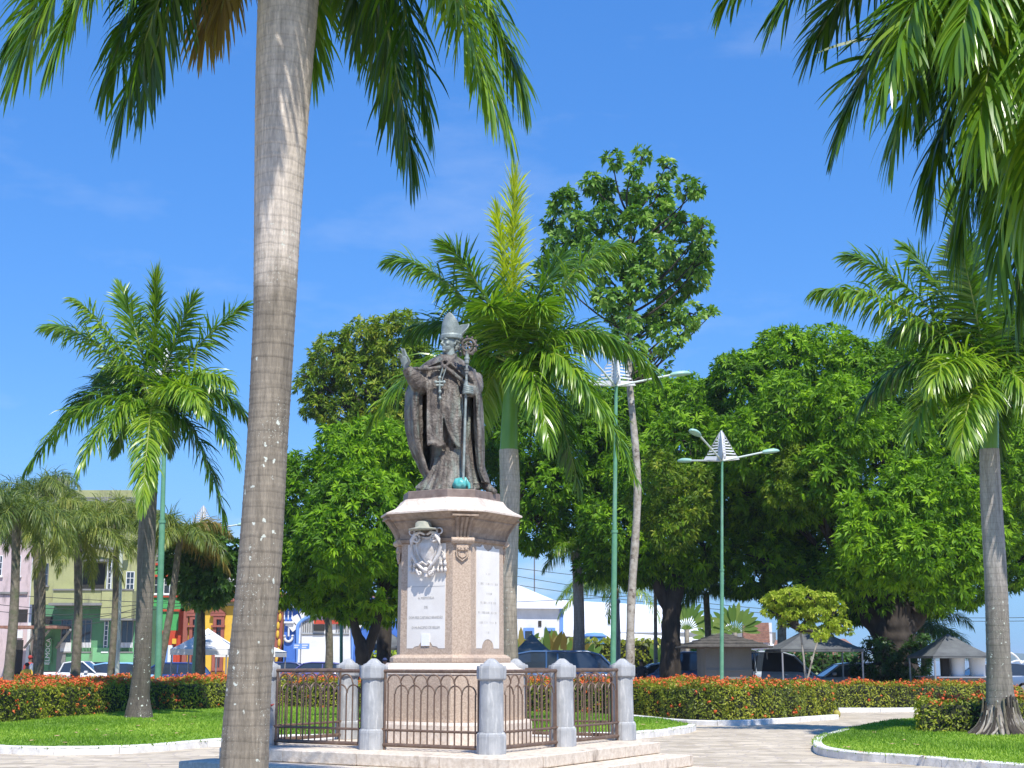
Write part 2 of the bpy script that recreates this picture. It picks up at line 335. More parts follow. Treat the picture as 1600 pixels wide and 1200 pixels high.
m_granite_dark = M('dark_granite_cornice', (.25, .18, .13), (.42, .32, .24), 12, rough=.8, c3=(.22, .16, .12), s3=2.0, lo3=.5, hi3=.7, stretch3=(1, 1, .4), bump=.2, bscale=60)  # darker, browner granite for the capital and brackets
def step_mat():
    m = M('step_granite', (.56, .47, .37), (.74, .65, .54), 18, rough=.85, c3=(.20, .15, .11), s3=2.2, lo3=.56, hi3=.74, stretch3=(2.2, 2.2, .5), bump=.3, bscale=50)
    return m
m_step = step_mat()
m_marble = M('white_marble', (.74, .70, .65), (.85, .82, .77), 2.0, rough=.5, c3=(.60, .58, .56), s3=1.8, lo3=.55, hi3=.8, stretch3=(2, 2, .7))
m_marble_relief = M('carved_marble', (.60, .55, .50), (.84, .80, .77), 8, rough=.6, c3=(.40, .44, .36), s3=3.0, lo3=.60, hi3=.75, bump=.15, bscale=40)
m_engr = M('engraved_letter', (.50, .48, .45), rough=.8)
m_hatm = M('stained_marble_hat', (.26, .29, .22), (.42, .40, .34), 9, rough=.8)
m_paper = M('white_card', (.88, .88, .88), rough=.6)
m_post = M('grey_painted_post', (.31, .32, .33), (.42, .43, .44), 5, rough=.8, c3=(.62, .62, .60), s3=8, lo3=.52, hi3=.70, stretch3=(2.5, 2.5, .3), bump=.12, bscale=60)
m_iron = M('rusty_brown_iron', (.13, .085, .065), (.21, .14, .10), 9, rough=.6, metal=.3, c3=(.30, .26, .20), s3=8, lo3=.58, hi3=.72)
def bronze_mat():
    m, n, l, b = new_mat('weathered_bronze'); b.inputs['Roughness'].default_value = .55; b.inputs['Metallic'].default_value = .25
    tc = n.new('ShaderNodeTexCoord')
    def nz(sc, st, det=8, ro=.65):
        mp = n.new('ShaderNodeMapping'); mp.inputs['Scale'].default_value = st; l.new(tc.outputs['Object'], mp.inputs[0])
        t = n.new('ShaderNodeTexNoise'); t.inputs['Scale'].default_value = sc; t.inputs['Detail'].default_value = det; t.inputs['Roughness'].default_value = ro
        l.new(mp.outputs[0], t.inputs['Vector']); return t.outputs[0]
    r = n.new('ShaderNodeValToRGB'); e = r.color_ramp.elements; e[0].position = .30; e[1].position = .72
    e[0].color = (.035, .028, .023, 1); e[1].color = (.31, .285, .25, 1); x = e.new(.5); x.color = (.13, .108, .09, 1)
    l.new(nz(5, (1.6, 1.6, .6)), r.inputs[0])
    mr = n.new('ShaderNodeMapRange'); mr.inputs[1].default_value = .50; mr.inputs[2].default_value = .68; mr.inputs[4].default_value = .75; l.new(nz(3.2, (2.2, 2.2, .45)), mr.inputs[0])
    mx = n.new('ShaderNodeMix'); mx.data_type = 'RGBA'; mx.inputs[7].default_value = (.24, .30, .26, 1); l.new(mr.outputs[0], mx.inputs[0]); l.new(r.outputs[0], mx.inputs[6])
    l.new(mx.outputs[2], b.inputs['Base Color'])
    bp = n.new('ShaderNodeBump'); bp.inputs['Strength'].default_value = .9; bp.inputs['Distance'].default_value = .03
    l.new(nz(26, (1, 1, 1), 4, .6), bp.inputs['Height']); l.new(bp.outputs[0], b.inputs['Normal'])
    return m
m_bronze = bronze_mat()
m_bronze_pale = M('pale_green_bronze', (.20, .24, .225), (.34, .39, .37), 9, rough=.55, metal=.25, c3=(.14, .12, .11), s3=5, lo3=.55, hi3=.75, bump=.3, bscale=50)
m_bronze_slab = M('brown_bronze_slab', (.17, .125, .105), (.27, .21, .18), 7, rough=.6, metal=.2, c3=(.16, .36, .32), s3=3.0, lo3=.60, hi3=.72)
m_turq = M('turquoise_plastic', (.05, .36, .36), (.16, .50, .47), 6, rough=.35, bump=.6, bscale=14)
m_polegreen = M('green_pole_paint', (.10, .27, .16), (.15, .35, .22), 3, rough=.5, c3=(.30, .42, .36), s3=2, lo3=.6, hi3=.8, stretch3=(1, 1, .2))
m_palepole = M('pale_pole_paint', (.50, .58, .52), (.62, .68, .62), 2, rough=.5)
m_lamphead = M('pale_green_lamp_housing', (.27, .48, .40), (.36, .56, .48), 2, rough=.4)
m_lens = M('lamp_lens', (.55, .55, .50), rough=.2)
m_louv = M('white_louvre_paint', (.66, .67, .69), (.80, .80, .82), 3, rough=.5)
# ================================================================== SETTING
g = MB(); g.add([(-300, -60, 0), (300, -60, 0), (300, 128, 0), (-300, 128, 0)], [(0, 1, 2, 3)])
obj('paving', g, m_paving, kind='structure')
m_asphalt = M('asphalt', (.045, .045, .047), (.07, .07, .07), 10, rough=.9)
g = MB(); g.add([(-120, 66, .004), (60, 66, .004), (60, 82, .004), (-120, 82, .004)], [(0, 1, 2, 3)])
obj('street', g, m_asphalt, kind='structure')
m_water, n_, l_, b_ = new_mat('river_water')
b_.inputs['Base Color'].default_value = (.20, .24, .25, 1); b_.inputs['Roughness'].default_value = .35
_t = n_.new('ShaderNodeTexNoise'); _t.inputs['Scale'].default_value = .6; _t.inputs['Detail'].default_value = 6
_b = n_.new('ShaderNodeBump'); _b.inputs['Strength'].default_value = .4; _b.inputs['Distance'].default_value = .4
l_.new(_t.outputs[0], _b.inputs['Height']); l_.new(_b.outputs[0], b_.inputs['Normal'])
g = MB(); g.add([(-9000, 128, -2.2), (9000, 128, -2.2), (9000, 9000, -2.2), (-9000, 9000, -2.2)], [(0, 1, 2, 3)])
obj('river', g, m_water, kind='structure')
m_quay = M('quay_wall', (.4, .37, .33), (.5, .47, .42), 2, rough=.9)
g = MB(); g.box(-300, 127.6, -3, 300, 128.2, -.01); obj('quay_wall', g, m_quay, kind='structure')
m_shore = M('far_shore_woods', (.05, .09, .06), (.08, .13, .09), .02, rough=1)
g = MB(); xs = np.linspace(-2600, 2600, 420); hh = 17 + 5*np.sin(xs*.004+1) + 3*np.sin(xs*.021) + rng.random(420)*4
rings = np.stack([np.stack([xs, 3000+0*xs, -3+0*xs], 1), np.stack([xs, 3010+0*xs, hh*.8], 1), np.stack([xs, 3080+0*xs, hh], 1), np.stack([xs, 3500+0*xs, hh*.6-4], 1)], 1)
g.loft(rings.transpose(0, 1, 2), closed=False, caps=False); obj('far_shore', g, m_shore, kind='structure')

# ---- lawns, their kerbs and grass
def poly_tri(poly, z):
    import mathutils
    t = mathutils.geometry.tessellate_polygon([[Vector((p[0], p[1], 0)) for p in poly]])
    return [(p[0], p[1], z) for p in poly], [tuple(x) for x in t]
def inpoly(x, y, poly):
    r = np.zeros(len(x), bool); n = len(poly); j = n-1
    for i in range(n):
        xi, yi = poly[i][:2]; xj, yj = poly[j][:2]
        c = ((yi > y) != (yj > y)) & (x < (xj-xi)*(y-yi)/(yj-yi+1e-12)+xi)
        r ^= c; j = i
    return r
def smooth_path(pts, n=8):
    pts = np.asarray(pts, float); out = []
    q = np.vstack([2*pts[0]-pts[1], pts, 2*pts[-1]-pts[-2]])
    for i in range(1, len(q)-2):
        p0, p1, p2, p3 = q[i-1:i+3]
        for t in np.linspace(0, 1, n, endpoint=False):
            out.append(.5*((2*p1)+(-p0+p2)*t+(2*p0-5*p1+4*p2-p3)*t*t+(-p0+3*p1-3*p2+p3)*t**3))
    out.append(pts[-1]); return np.array(out)
def kerb(pts, label=None, h=.15, w=.16, seg=1.1, side=1, mat=None):
    path = smooth_path(pts, 10)[:, :2]
    d = np.concatenate([[0], np.cumsum(np.linalg.norm(np.diff(path, axis=0), axis=1))])
    root = thing('kerb', None, None, (path[0][0], path[0][1], 0)); root['kind'] = 'structure'
    L = d[-1]; n = max(1, int(L/seg)); e = np.linspace(0, L, n+1)
    for i in range(n):
        a, b = e[i]+.006, e[i+1]-.006
        ss = np.linspace(a, b, 5); X = np.interp(ss, d, path[:, 0]); Y = np.interp(ss, d, path[:, 1])
        tx = np.gradient(X); ty = np.gradient(Y); k = np.hypot(tx, ty); nx, ny = -ty/k*side*w, tx/k*side*w
        hh = h + random.uniform(-.008, .008); c = .018
        rg = [[(X[j], Y[j], -.02), (X[j], Y[j], hh-c), (X[j]+nx[j]*.12, Y[j]+ny[j]*.12, hh), (X[j]+nx[j], Y[j]+ny[j], hh), (X[j]+nx[j], Y[j]+ny[j], -.02)] for j in range(5)]
        m = MB(); m.loft(rg, smooth=False); obj('kerb_stone', m, mat or m_kerbw, root)
    return root
LZ = .115
lawnL = [G(-330, 1150), G(-150, 1172), G(0, 1178), G(120, 1180), G(230, 1176), G(350, 1166), G(520, 1158), G(700, 1155), G(850, 1156), G(985, 1155), G(1040, 1150), G(1078, 1145), G(1088, 1141)]
frontL = [p[:2] for p in lawnL]
backL = [G(1040, 1132), G(990, 1127), G(800, 1112), G(640, 1106), G(500, 1102), G(360, 1098), G(200, 1104), G(0, 1116), G(-330, 1120)]
polyL = [tuple(p) for p in smooth_path(frontL, 6)] + [tuple(p[:2]) for p in backL]
frontR = [G(1318, 1149), G(1288, 1158), G(1271, 1168), G(1280, 1180), G(1330, 1188), G(1420, 1195), G(1520, 1203), G(1660, 1214), G(1800, 1220)]
frontR = [p[:2] for p in frontR]
polyR = [tuple(p) for p in smooth_path(frontR, 6)] + [tuple(G(1800, 1120)[:2]), tuple(G(1500, 1125)[:2]), tuple(G(1400, 1132)[:2]), tuple(G(1350, 1140)[:2])]
for pl, fr in ((polyL, frontL), (polyR, frontR)):
    v, t = poly_tri(pl, LZ); m = MB(); m.add(v, [x if np.cross(np.array(v[x[1]])-v[x[0]], np.array(v[x[2]])-v[x[0]])[2] > 0 else x[::-1] for x in t]); obj('lawn', m, m_lawn, kind='structure')
kerb(frontL, side=1); kerb(frontR, side=1)
kerb([G(940, 1119)[:2], G(1000, 1126)[:2], G(1060, 1132)[:2], G(1150, 1134)[:2], G(1240, 1129)[:2], G(1311, 1124)[:2]], h=.13)
kerb([G(1311, 1113)[:2], G(1380, 1113)[:2], G(1460, 1112)[:2], G(1520, 1110)[:2]], h=.13)
def grass(name, poly, dens, ymax=60):
    pa = np.array(poly); x0, y0 = pa.min(0); x1, y1 = pa.max(0); y1 = min(y1, ymax)
    n = int((x1-x0)*(y1-y0)*dens); x = rng.uniform(x0, x1, n); y = rng.uniform(y0, y1, n)
    k = inpoly(x, y, poly); x, y = x[k], y[k]
    keep = abs(x/y) < .40; x, y = x[keep], y[keep]; n = len(x)
    h = rng.uniform(.025, .07, n)*(1+.4*np.sin(x*1.3)*np.cos(y*1.1)); w = .012+.008*rng.random(n); a = rng.uniform(0, math.pi, n)
    dx, dy = np.cos(a)*w, np.sin(a)*w; lx, ly = rng.normal(0, .03, n), rng.normal(0, .03, n)
    z = np.full(n, LZ-.005)
    V = np.stack([np.stack([x-dx, y-dy, z], 1), np.stack([x+dx, y+dy, z], 1), np.stack([x+lx, y+ly, z+h], 1)], 1).reshape(-1, 3)
    F = np.arange(3*n).reshape(-1, 3); vv = np.clip(.5+.38*np.sin(x*.9+2+.6*np.sin(y))*np.sin(y*.5+x*.3)+rng.normal(0, .22, n), 0, 1)
    m = MB(); m.add(V, F, 0, False, vv)
    o = obj(name, m, m_grassb, kind='stuff', attr=True); tag(o, 'short green grass blades covering the lawn', 'grass'); return o
tag(grass('grass', polyL, 420), 'short sunlit grass on the long lawn behind the monument')
tag(grass('grass', polyR, 800), 'short sunlit grass on the curved lawn at the right')
# dry fallen leaves on the lawns
def drypiece():
    m = MB(); t = np.linspace(0, 2*math.pi, 7, endpoint=False)
    V = [(0, 0, .02)]+[(.075*math.cos(a), .045*math.sin(a), .012+.02*random.random()) for a in t]
    m.add(V, [(0, i+1, (i+1) % 7+1) for i in range(7)]); return m
dl = None
for (px, py) in ((165,1150),(205,1143),(262,1133),(240,1150),(185,1147),(215,1135),(302,1121),(288,1118),(280,1147),(300,1132),(150,1141),(50,1158),(102,1161),(90,1151),(240,1126),(118,1146),(1005,1133),(1030,1130),(1323,1169),(1412,1157),(1430,1165),(1395,1163),(1366,1145),(1532,1189),(1440,1182),(1345,1176)):
    q = G(px, py, LZ+.03)
    lab = 'dry brown leaf fallen on the '+('long left lawn' if px < 500 else 'small lawn corner right of the railing' if px < 1100 else 'curved right lawn')
    if dl is None:
        dl = obj('fallen_leaf', drypiece(), m_dryleaf, label=lab, cat='leaf', group='dry leaves fallen on the lawns'); dl.location = q
    else:
        c = dl.copy(); COL.objects.link(c); c['label'] = lab; c.location = q; c.rotation_euler = (0, 0, random.uniform(0, 6)); s = random.uniform(.7, 1.3); c.scale = (s, s, s)

# ---- hedges of flowering ixora
def hedge(path, width, height, label, dens=330, fl=(9, 5), seed=1, leaf=.044, z0=0.0, flower_bias=None):
    r = np.random.default_rng(seed)
    path = smooth_path([p[:2] for p in path], 10); d = np.concatenate([[0], np.cumsum(np.linalg.norm(np.diff(path, axis=0), axis=1))]); L = d[-1]
    tang = np.gradient(path, axis=0); tang /= np.linalg.norm(tang, axis=1)[:, None]
    root = thing('hedge', label, 'hedge', (path[len(path)//2][0], path[len(path)//2][1], z0), group='clipped ixora hedges in red flower')
    def surf(n, top_only=None):
        # sample the surface: sides, top, two ends
        per = 2*height+width; s = r.uniform(0, L, n); u = r.uniform(0, per, n)
        if top_only is not None:
            k = r.random(n) < top_only; u = np.where(k, height+r.random(n)*width, u)
        lat = np.where(u < height, 0, np.where(u < height+width, u-height, width)); z = np.where(u < height, u, np.where(u < height+width, height, per-u))
        nl = np.where(u < height, -1.0, np.where(u < height+width, 0, 1.0)); nz = np.where((u >= height) & (u < height+width), 1.0, 0.0)
        # ends
        e = r.random(n) < width/(L+2*width); s = np.where(e, np.where(r.random(n) < .5, 0, L), s); lat = np.where(e, r.random(n)*width, lat); z = np.where(e, r.random(n)*height, z)
        lump = .05*np.sin(s*2.1+seed)+.04*np.sin(s*5.3+z*4)+.03*np.sin(s*9+lat*7)
        x = np.interp(s, d, path[:, 0]); y = np.interp(s, d, path[:, 1]); tx = np.interp(s, d, tang[:, 0]); ty = np.interp(s, d, tang[:, 1])
        nx, ny = -ty, tx
        rd = np.where((z > height-.12) & (nz == 0), -.05, 0)
        off = lat+nl*(lump+rd+r.normal(0, .03, n)); ee = np.where(e, np.where(s < 1e-6, -1, 1)*(lump+r.normal(0, .03, n)), 0)
        px = x+nx*off+tx*ee; py = y+ny*off+ty*ee; pz = z0+np.maximum(.02, z+nz*(lump+r.normal(0, .035, n)))
        N = np.stack([nx*nl+tx*np.sign(ee), ny*nl+ty*np.sign(ee), nz+.15], 1); N /= np.linalg.norm(N, axis=1)[:, None]+1e-9
        return np.stack([px, py, pz], 1), N, s
    area = L*(2*height+width)
    n = int(area*dens*1.5); Pp, N, s = surf(n)
    N = N+r.normal(0, .55, (n, 3)); N /= np.linalg.norm(N, axis=1)[:, None]
    A = np.cross(N, r.normal(0, 1, (n, 3))); A /= np.linalg.norm(A, axis=1)[:, None]; B = np.cross(N, A)
    l = (leaf*(.7+.6*r.random(n)))[:, None]
    V = np.stack([Pp-A*l, Pp-B*l*.42+N*l*.1, Pp+A*l, Pp+B*l*.42+N*l*.1], 1).reshape(-1, 3)
    vv = np.clip(.5+.2*np.sin(s*1.7+seed)+r.normal(0, .22, n), 0, 1)
    m = MB(); m.add(V, np.arange(4*n).reshape(-1, 4), 0, False, vv); obj('foliage', m, m_hedge, root, kind='stuff', attr=True)
    # solid dark core inside the leaves
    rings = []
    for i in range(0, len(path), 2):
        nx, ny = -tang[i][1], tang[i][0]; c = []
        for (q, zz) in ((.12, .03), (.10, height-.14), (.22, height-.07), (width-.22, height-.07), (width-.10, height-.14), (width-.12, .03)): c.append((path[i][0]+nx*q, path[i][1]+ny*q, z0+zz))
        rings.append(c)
    m = MB(); m.loft(rings, smooth=False); obj('inner_core', m, m_core, root)
    # flower heads
    nf = int(area*(fl[0]+fl[1])); Pf, Nf, s = surf(nf, fl[0]/(fl[0]+fl[1]))
    pn = .5+.5*np.sin(s*.9+seed*2)*np.sin(s*2.3+1)
    clump = .5+.5*np.sin(Pf[:, 0]*2.9+Pf[:, 1]*1.3+seed)*np.cos(Pf[:, 1]*3.7-Pf[:, 2]*5)
    keep = ((Nf[:, 2] > .8) & (r.random(nf) < .25+1.1*clump)) | (r.random(nf) < pn*.9*clump*1.6)
    Pf, Nf = Pf[keep], Nf[keep]; nf = len(Pf); q = 12
    D = r.normal(0, 1, (nf, q, 3))+Nf[:, None]*.8; D /= np.linalg.norm(D, axis=2)[:, :, None]
    rad = .05*(.7+.6*r.random((nf, 1, 1))); C = Pf[:, None]+Nf[:, None]*.03+D*rad
    A = np.cross(D, r.normal(0, 1, (nf, q, 3))); A /= np.linalg.norm(A, axis=2)[:, :, None]; B = np.cross(D, A); w = .021
    V = np.stack([C-A*w, C-B*w, C+A*w, C+B*w], 2).reshape(-1, 3); m = MB()
    m.add(V, np.arange(4*nf*q).reshape(-1, 4), 0, False, np.clip(np.repeat(r.random(nf), q)*.7+r.random(nf*q)*.3, 0, 1)); obj('flower_heads', m, m_flower, root, kind='stuff', attr=True)
    return root
m_core = M('hedge_dark_core', (.02, .025, .01), (.04, .045, .02), 9, rough=1)
hedge([G(-260, 1138, .1), G(-60, 1134, .1), G(0, 1131, .1), G(100, 1122, .1), G(200, 1114, .1), G(360, 1108, .1), G(440, 1106, .1)], 1.6, .95, 'long red-flowered hedge behind the left lawn and the leaning foreground trunk', seed=3, fl=(24, 10))
hedge([G(446, 1106, .1), G(560, 1107, .1), G(700, 1110, .1), G(820, 1113, .1), G(940, 1117, .1)], 1.6, .95, 'red-flowered hedge seen through the railing behind the monument', seed=5, fl=(20, 14))
hedge([G(946, 1117), G(985, 1121), G(1060, 1128), G(1150, 1130), G(1240, 1126), G(1308, 1120)], 1.9, .93, 'curved yellow-green hedge with scattered red flowers right of the railing', seed=8, fl=(14, 10), dens=460)
hedge([G(1309, 1109), G(1380, 1109), G(1460, 1109), G(1560, 1106)], 1.5, .82, 'orange-flowered hedge across the path in front of the big mango trunk', seed=12, fl=(17, 13))
hedge([G(1440, 1146, .1), G(1500, 1147, .1), G(1580, 1147, .1), G(1700, 1146, .1), G(1820, 1146, .1)], 2.2, .66, 'low dark hedge behind the right lawn at the palm foot', seed=15, fl=(16, 2), z0=.1)
hedge([(-24, 49.5), (-16, 50), (-9, 50.5), (-6, 51)], 2.6, .96, 'second hedge row with a red flower top in front of the parked cars', seed=18, fl=(22, 6), dens=190)
hedge([(-5.4, 51), (0, 50.5), (3, 50), (8.6, 49.5)], 2.4, .94, 'second hedge row with an orange top in front of the stone kiosk', seed=21, fl=(18, 5), dens=190)
hedge([(9.6, 54), (14, 54), (19, 53.5)], 1.4, .62, 'shaded far hedge strip under the big mango tree', seed=23, fl=(5, 2), dens=190)

# ================================================================== MONUMENT
MC = np.array([-.893, 20.79, 0]); MR = R(-31)
root = thing('stone_platform', 'three-step pale granite platform under the bishop monument', 'steps', MC, MR, local=True)
def blk(x0, y0, z0, x1, y1, z1, name='step_block', par=None, mat=None, b=.012):
    m = MB(); m.box(x0, y0, z0, x1, y1, z1, b=b); return obj(name, m, mat or m_step, par or root)
for k in range(3):
    e = 2.54+.5*k; zt = .48-.16*k; w = .80 if k == 0 else .66; xs0 = -2.06-.25*k; ye = 1.66+.02*k
    n = 4; ed = np.linspace(xs0, e, n+1)+np.array([0]+[random.uniform(-.15, .15) for _ in range(n-1)]+[0])
    for i in range(n): blk(ed[i]+.004, -e, zt-.155 if k < 2 else -.02, ed[i+1]-.004, -e+w, zt+random.uniform(-.003, .003))
    n = 3+(k > 0); ed = np.linspace(-e+w+.008, ye, n+1)
    for i in range(n): blk(e-w, ed[i]+.004, zt-.155 if k < 2 else -.02, e, ed[i+1]-.004, zt+random.uniform(-.003, .003))
xs = np.linspace(-2.06, 1.735, 5); ys = np.linspace(-1.735, 2.2, 5)
for i in range(4):
    for j in range(4): blk(xs[i]+.004, ys[j]+.004, .33, xs[i+1]-.004, ys[j+1]-.004, .477, 'paving_slab', b=.006)
blk(1.743, 1.666, .33, 2.12, 2.2, .477, 'paving_slab', b=.006)
blk(-2.04, -1.72, -.02, 2.1, 2.18, .325, 'rubble_core', b=0)

ped = thing('pedestal', 'tall pink granite pedestal with marble inscription panels below the bishop statue', 'pedestal', (MC[0], MC[1], .48), MR, local=True)
def cham(W, k): h = W/2; return [(h, -h+k), (h, h-k), (h-k, h), (-h+k, h), (-h, h-k), (-h, -h+k), (-h+k, -h), (h-k, -h)]
def chloft(prof, name, mat, par=ped, z0=-.48):
    m = MB(); m.loft([[(x, y, z+z0) for x, y in cham(W, k)] for z, W, k in prof], smooth=False); return obj(name, m, mat, par)
def quarters(prof, name, mat):
    for sx, sy in ((1, 1), (-1, 1), (-1, -1), (1, -1)):
        rings = []
        for z, W, k in prof:
            h = W/2; p = [(.003, .003), (h, .003), (h, h-k), (h-k, h), (.003, h)]
            if sx*sy < 0: p = p[::-1]
            rings.append([(x*sx, y*sy, z-.48) for x, y in p])
        m = MB(); m.loft(rings, smooth=False); obj(name, m, mat, ped)
quarters([(.481, 1.98, .34), (.76, 1.98, .34), (.80, 1.94, .33)], 'base_block', m_granite_pale)
quarters([(.803, 1.80, .30), (1.44, 1.76, .29)], 'plinth_block', m_granite)
chloft([(1.443, 1.78, .29), (1.50, 1.78, .29), (1.53, 1.62, .25), (1.60, 1.48, .2)], 'plinth_capping', m_granite_pale)
chloft([(1.602, 1.42, .22), (1.615, 1.44, .22), (1.665, 1.44, .22), (1.68, 1.41, .21), (1.70, 1.35, .2), (1.715, 1.30, .195)], 'base_moulding', m_granite)
chloft([(1.716, 1.27, .19), (3.285, 1.25, .185)], 'shaft', m_granite)
chloft([(3.286, 1.27, .19), (3.30, 1.33, .2), (3.34, 1.35, .2), (3.355, 1.30, .19), (3.37, 1.30, .19), (3.42, 1.31, .2), (3.50, 1.38, .225), (3.57, 1.50, .27), (3.585, 1.53, .28), (3.61, 1.53, .28), (3.62, 1.60, .30), (3.66, 1.67, .33), (3.70, 1.77, .36)], 'capital', m_granite_dark)
chloft([(3.701, 1.80, .37), (3.725, 1.80, .37), (3.735, 1.76, .365), (3.78, 1.60, .35), (3.84, 1.46, .34), (3.90, 1.38, .33), (3.925, 1.36, .33)], 'capping_roof', m_granite_pale)
def Rz(a): return Matrix.Rotation(a, 4, 'Z')
def tr(x, y, z): return Matrix.Translation((x, y, z))
# console brackets on the chamfered corners (x across, -y outwards)
for q in range(4):
    base = Rz(R(45+90*q)) @ tr(0, -.75, -.42)
    m = MB(base); m.box(-.19, -.25, 3.575, .19, .1, 3.60)
    zz = np.linspace(3.572, 3.27, 10); yy = -.20+.155*np.sin(np.linspace(0, 1, 10)*math.pi/2); ww = np.linspace(.135, .095, 10)
    m.loft([[(-w, .1, z), (w, .1, z), (w, y, z), (-w, y, z)][::-1] for z, y, w in zip(zz, yy, ww)], smooth=False)
    for j in range(4):
        f = -.75+.5*j
        m.tube([(f*w, y-.004, z) for z, y, w in zip(zz, yy, ww)], .024, 6)
    obj('console_bracket', m, m_granite_dark, ped)
    m = MB(base)
    m.box(-.15, -.07, 3.20, .15, .06, 3.29, b=.012); m.tube([(-.165, -.05, 3.25), (.165, -.05, 3.25)], .04, 10)
    m.box(-.085, -.05, 3.10, .085, .05, 3.20, b=.01)
    for s in (-1, 1): m.tube([(s*.05+.028*math.cos(t)*(1-t/12), -.05, 3.135+.028*math.sin(t)*(1-t/12)) for t in np.linspace(0, 9, 22)], .012, 6); m.box(s*.05-.012, -.055, 3.12, s*.05+.012, .0, 3.15)
    for s in (0, .045):
        k = 1-s*8; pts = [(-.085*k, -.03-.012*(s > 0), 3.11-s*.6), (-.08*k, -.03-.012*(s > 0), 3.02+s*.2), (0, -.03, 2.955+s), (.08*k, -.03-.012*(s > 0), 3.02+s*.2), (.085*k, -.03-.012*(s > 0), 3.11-s*.6)]
        m.tube(pts, .012, 6)
    m.add([(-.08, -.022, 3.11), (.08, -.022, 3.11), (.076, -.022, 3.02), (0, -.022, 2.96), (-.076, -.022, 3.02), (0, .04, 3.03)], [(4, 3, 2, 1, 0)])
    obj('shield_boss', m, m_granite, ped)
# marble panels on the four faces, x across, -y outwards
def panel(base, hump, W=.325, ztop=3.27, name='marble_panel'):
    z0 = 1.80; pts = [(-W, z0)]
    if hump == 'wide': pts += [(-.22, z0), (-.19, z0+.025), (-.12, z0+.035), (-.08, z0+.085), (0, z0+.115), (.08, z0+.085), (.12, z0+.035), (.19, z0+.025), (.22, z0)]
    else: pts += [(-.21, z0)]+[(.16*math.cos(a), z0+.13*math.sin(a)) for a in np.linspace(math.pi, 0, 11)]+[(.21, z0)]
    pts += [(W, z0)]
    if hump == 'wide': pts += [(W, ztop), (-W, ztop)]
    else: pts += [(W, ztop-.04), (.2, ztop-.04), (.14, ztop), (.1, ztop-.05), (0, ztop-.09), (-.1, ztop-.05), (-.14, ztop), (-.2, ztop-.04), (-W, ztop-.04)]
    m = MB(base); n = len(pts); V = [(x, -.006, z) for x, z in pts]+[(x, .05, z) for x, z in pts]
    v, t = poly_tri([(x, z) for x, z in pts], 0)
    tri = [x if (v[x[1]][0]-v[x[0]][0])*(v[x[2]][1]-v[x[0]][1])-(v[x[1]][1]-v[x[0]][1])*(v[x[2]][0]-v[x[0]][0]) > 0 else x[::-1] for x in t]
    m.add(V, tri+[((i+1) % n, i, n+i, n+(i+1) % n) for i in range(n)]); return obj(name, m, m_marble, ped)
def face(a): return Rz(a) @ tr(0, -.633, -.48)
def text(s, base, z, h, x=0, sx=1.0, par=ped, mat=None, y=-.0085):
    cu = bpy.data.curves.new('t', 'FONT'); cu.body = s; cu.size = h; cu.align_x = 'CENTER'; cu.extrude = .0012; cu.resolution_u = 2
    o = bpy.data.objects.new('t', cu); COL.objects.link(o)
    dg = bpy.context.evaluated_depsgraph_get(); me = bpy.data.meshes.new_from_object(o.evaluated_get(dg))
    bpy.data.objects.remove(o)
    me.transform(base @ tr(x, y, z) @ Matrix.Rotation(R(90), 4, 'X') @ Matrix.Diagonal((sx, 1, 1, 1)))
    me.materials.clear(); me.materials.append(mat or m_engr); return me
pl = panel(face(0), 'wide'); pr = panel(face(R(90)), 'round', W=.31); panel(face(R(180)), 'round', W=.31); panel(face(R(270)), 'round', W=.31)
for s, z, h, sx in (('A MEMORIA', 2.49, .052, 1), ('DE', 2.36, .05, 1), ('DOM FREI CAETANO BRANDÃO', 2.215, .054, .74), ('O MUNICIPIO DE BELEM', 2.075, .052, .86), ('1900', 1.94, .055, 1)):
    obj('inscription', text(s, face(0), z, h, sx=sx), None, pl)
m = MB(face(0)); m.box(-.32, -.0085, 2.665, .32, -.004, 2.671); obj('panel_joint', m, m_engr, pl)
m = MB(face(0)); m.box(-.07, -.016, 1.835, .07, -.0065, 2.0); obj('paper_notice', m, m_paper, ped, label='small blank white notice low on the front marble panel')
for j, (z, hw) in enumerate(((2.84, .06), (2.70, .26), (2.56, .09), (2.43, .2), (2.29, .26), (2.15, .24), (2.01, .08))):
    m = MB(face(R(90))); x = -hw      # worn carved strokes, too faded to read
    while x < hw:
        if random.random() < .82:
            w = random.choice((.004, .004, .016)); m.box(x, -.0085, z, x+w, -.004, z+.03)
        x += .022
    obj('worn_lettering', m, m_engr, pr)
# carved coat of arms on the front face
ca = face(0) @ tr(.045, .0, .55) @ Matrix.Diagonal((.93, 1, .84, 1))
def spiral(cx, cz, r0, turns, a0, y=-.10, s=1, k=30):
    t = np.linspace(0, 1, k); return [(cx+s*r0*(1-.85*u)*math.cos(a0+turns*2*math.pi*u), y-.02*u, cz+r0*(1-.85*u)*math.sin(a0+turns*2*math.pi*u)) for u in t]
arms = MB(ca)
zc = 3.13
ring = []
sh = [(-.20, .20), (-.10, .24), (0, .22), (.10, .24), (.20, .20), (.215, .06), (.16, -.10), (.08, -.22), (0, -.28), (-.08, -.22), (-.16, -.10), (-.215, .06)]
arms.loft([[(x*f, y, zc+z*f) for x, z in sh][::-1] for f, y in ((1, .0), (1.02, -.05), (.96, -.085), (.86, -.08), (.84, -.055), (.80, -.06), (.55, -.10), (.2, -.118), (.02, -.12))])
shield_o = obj('coat_of_arms', arms, m_marble_relief, ped)
m = MB(ca)
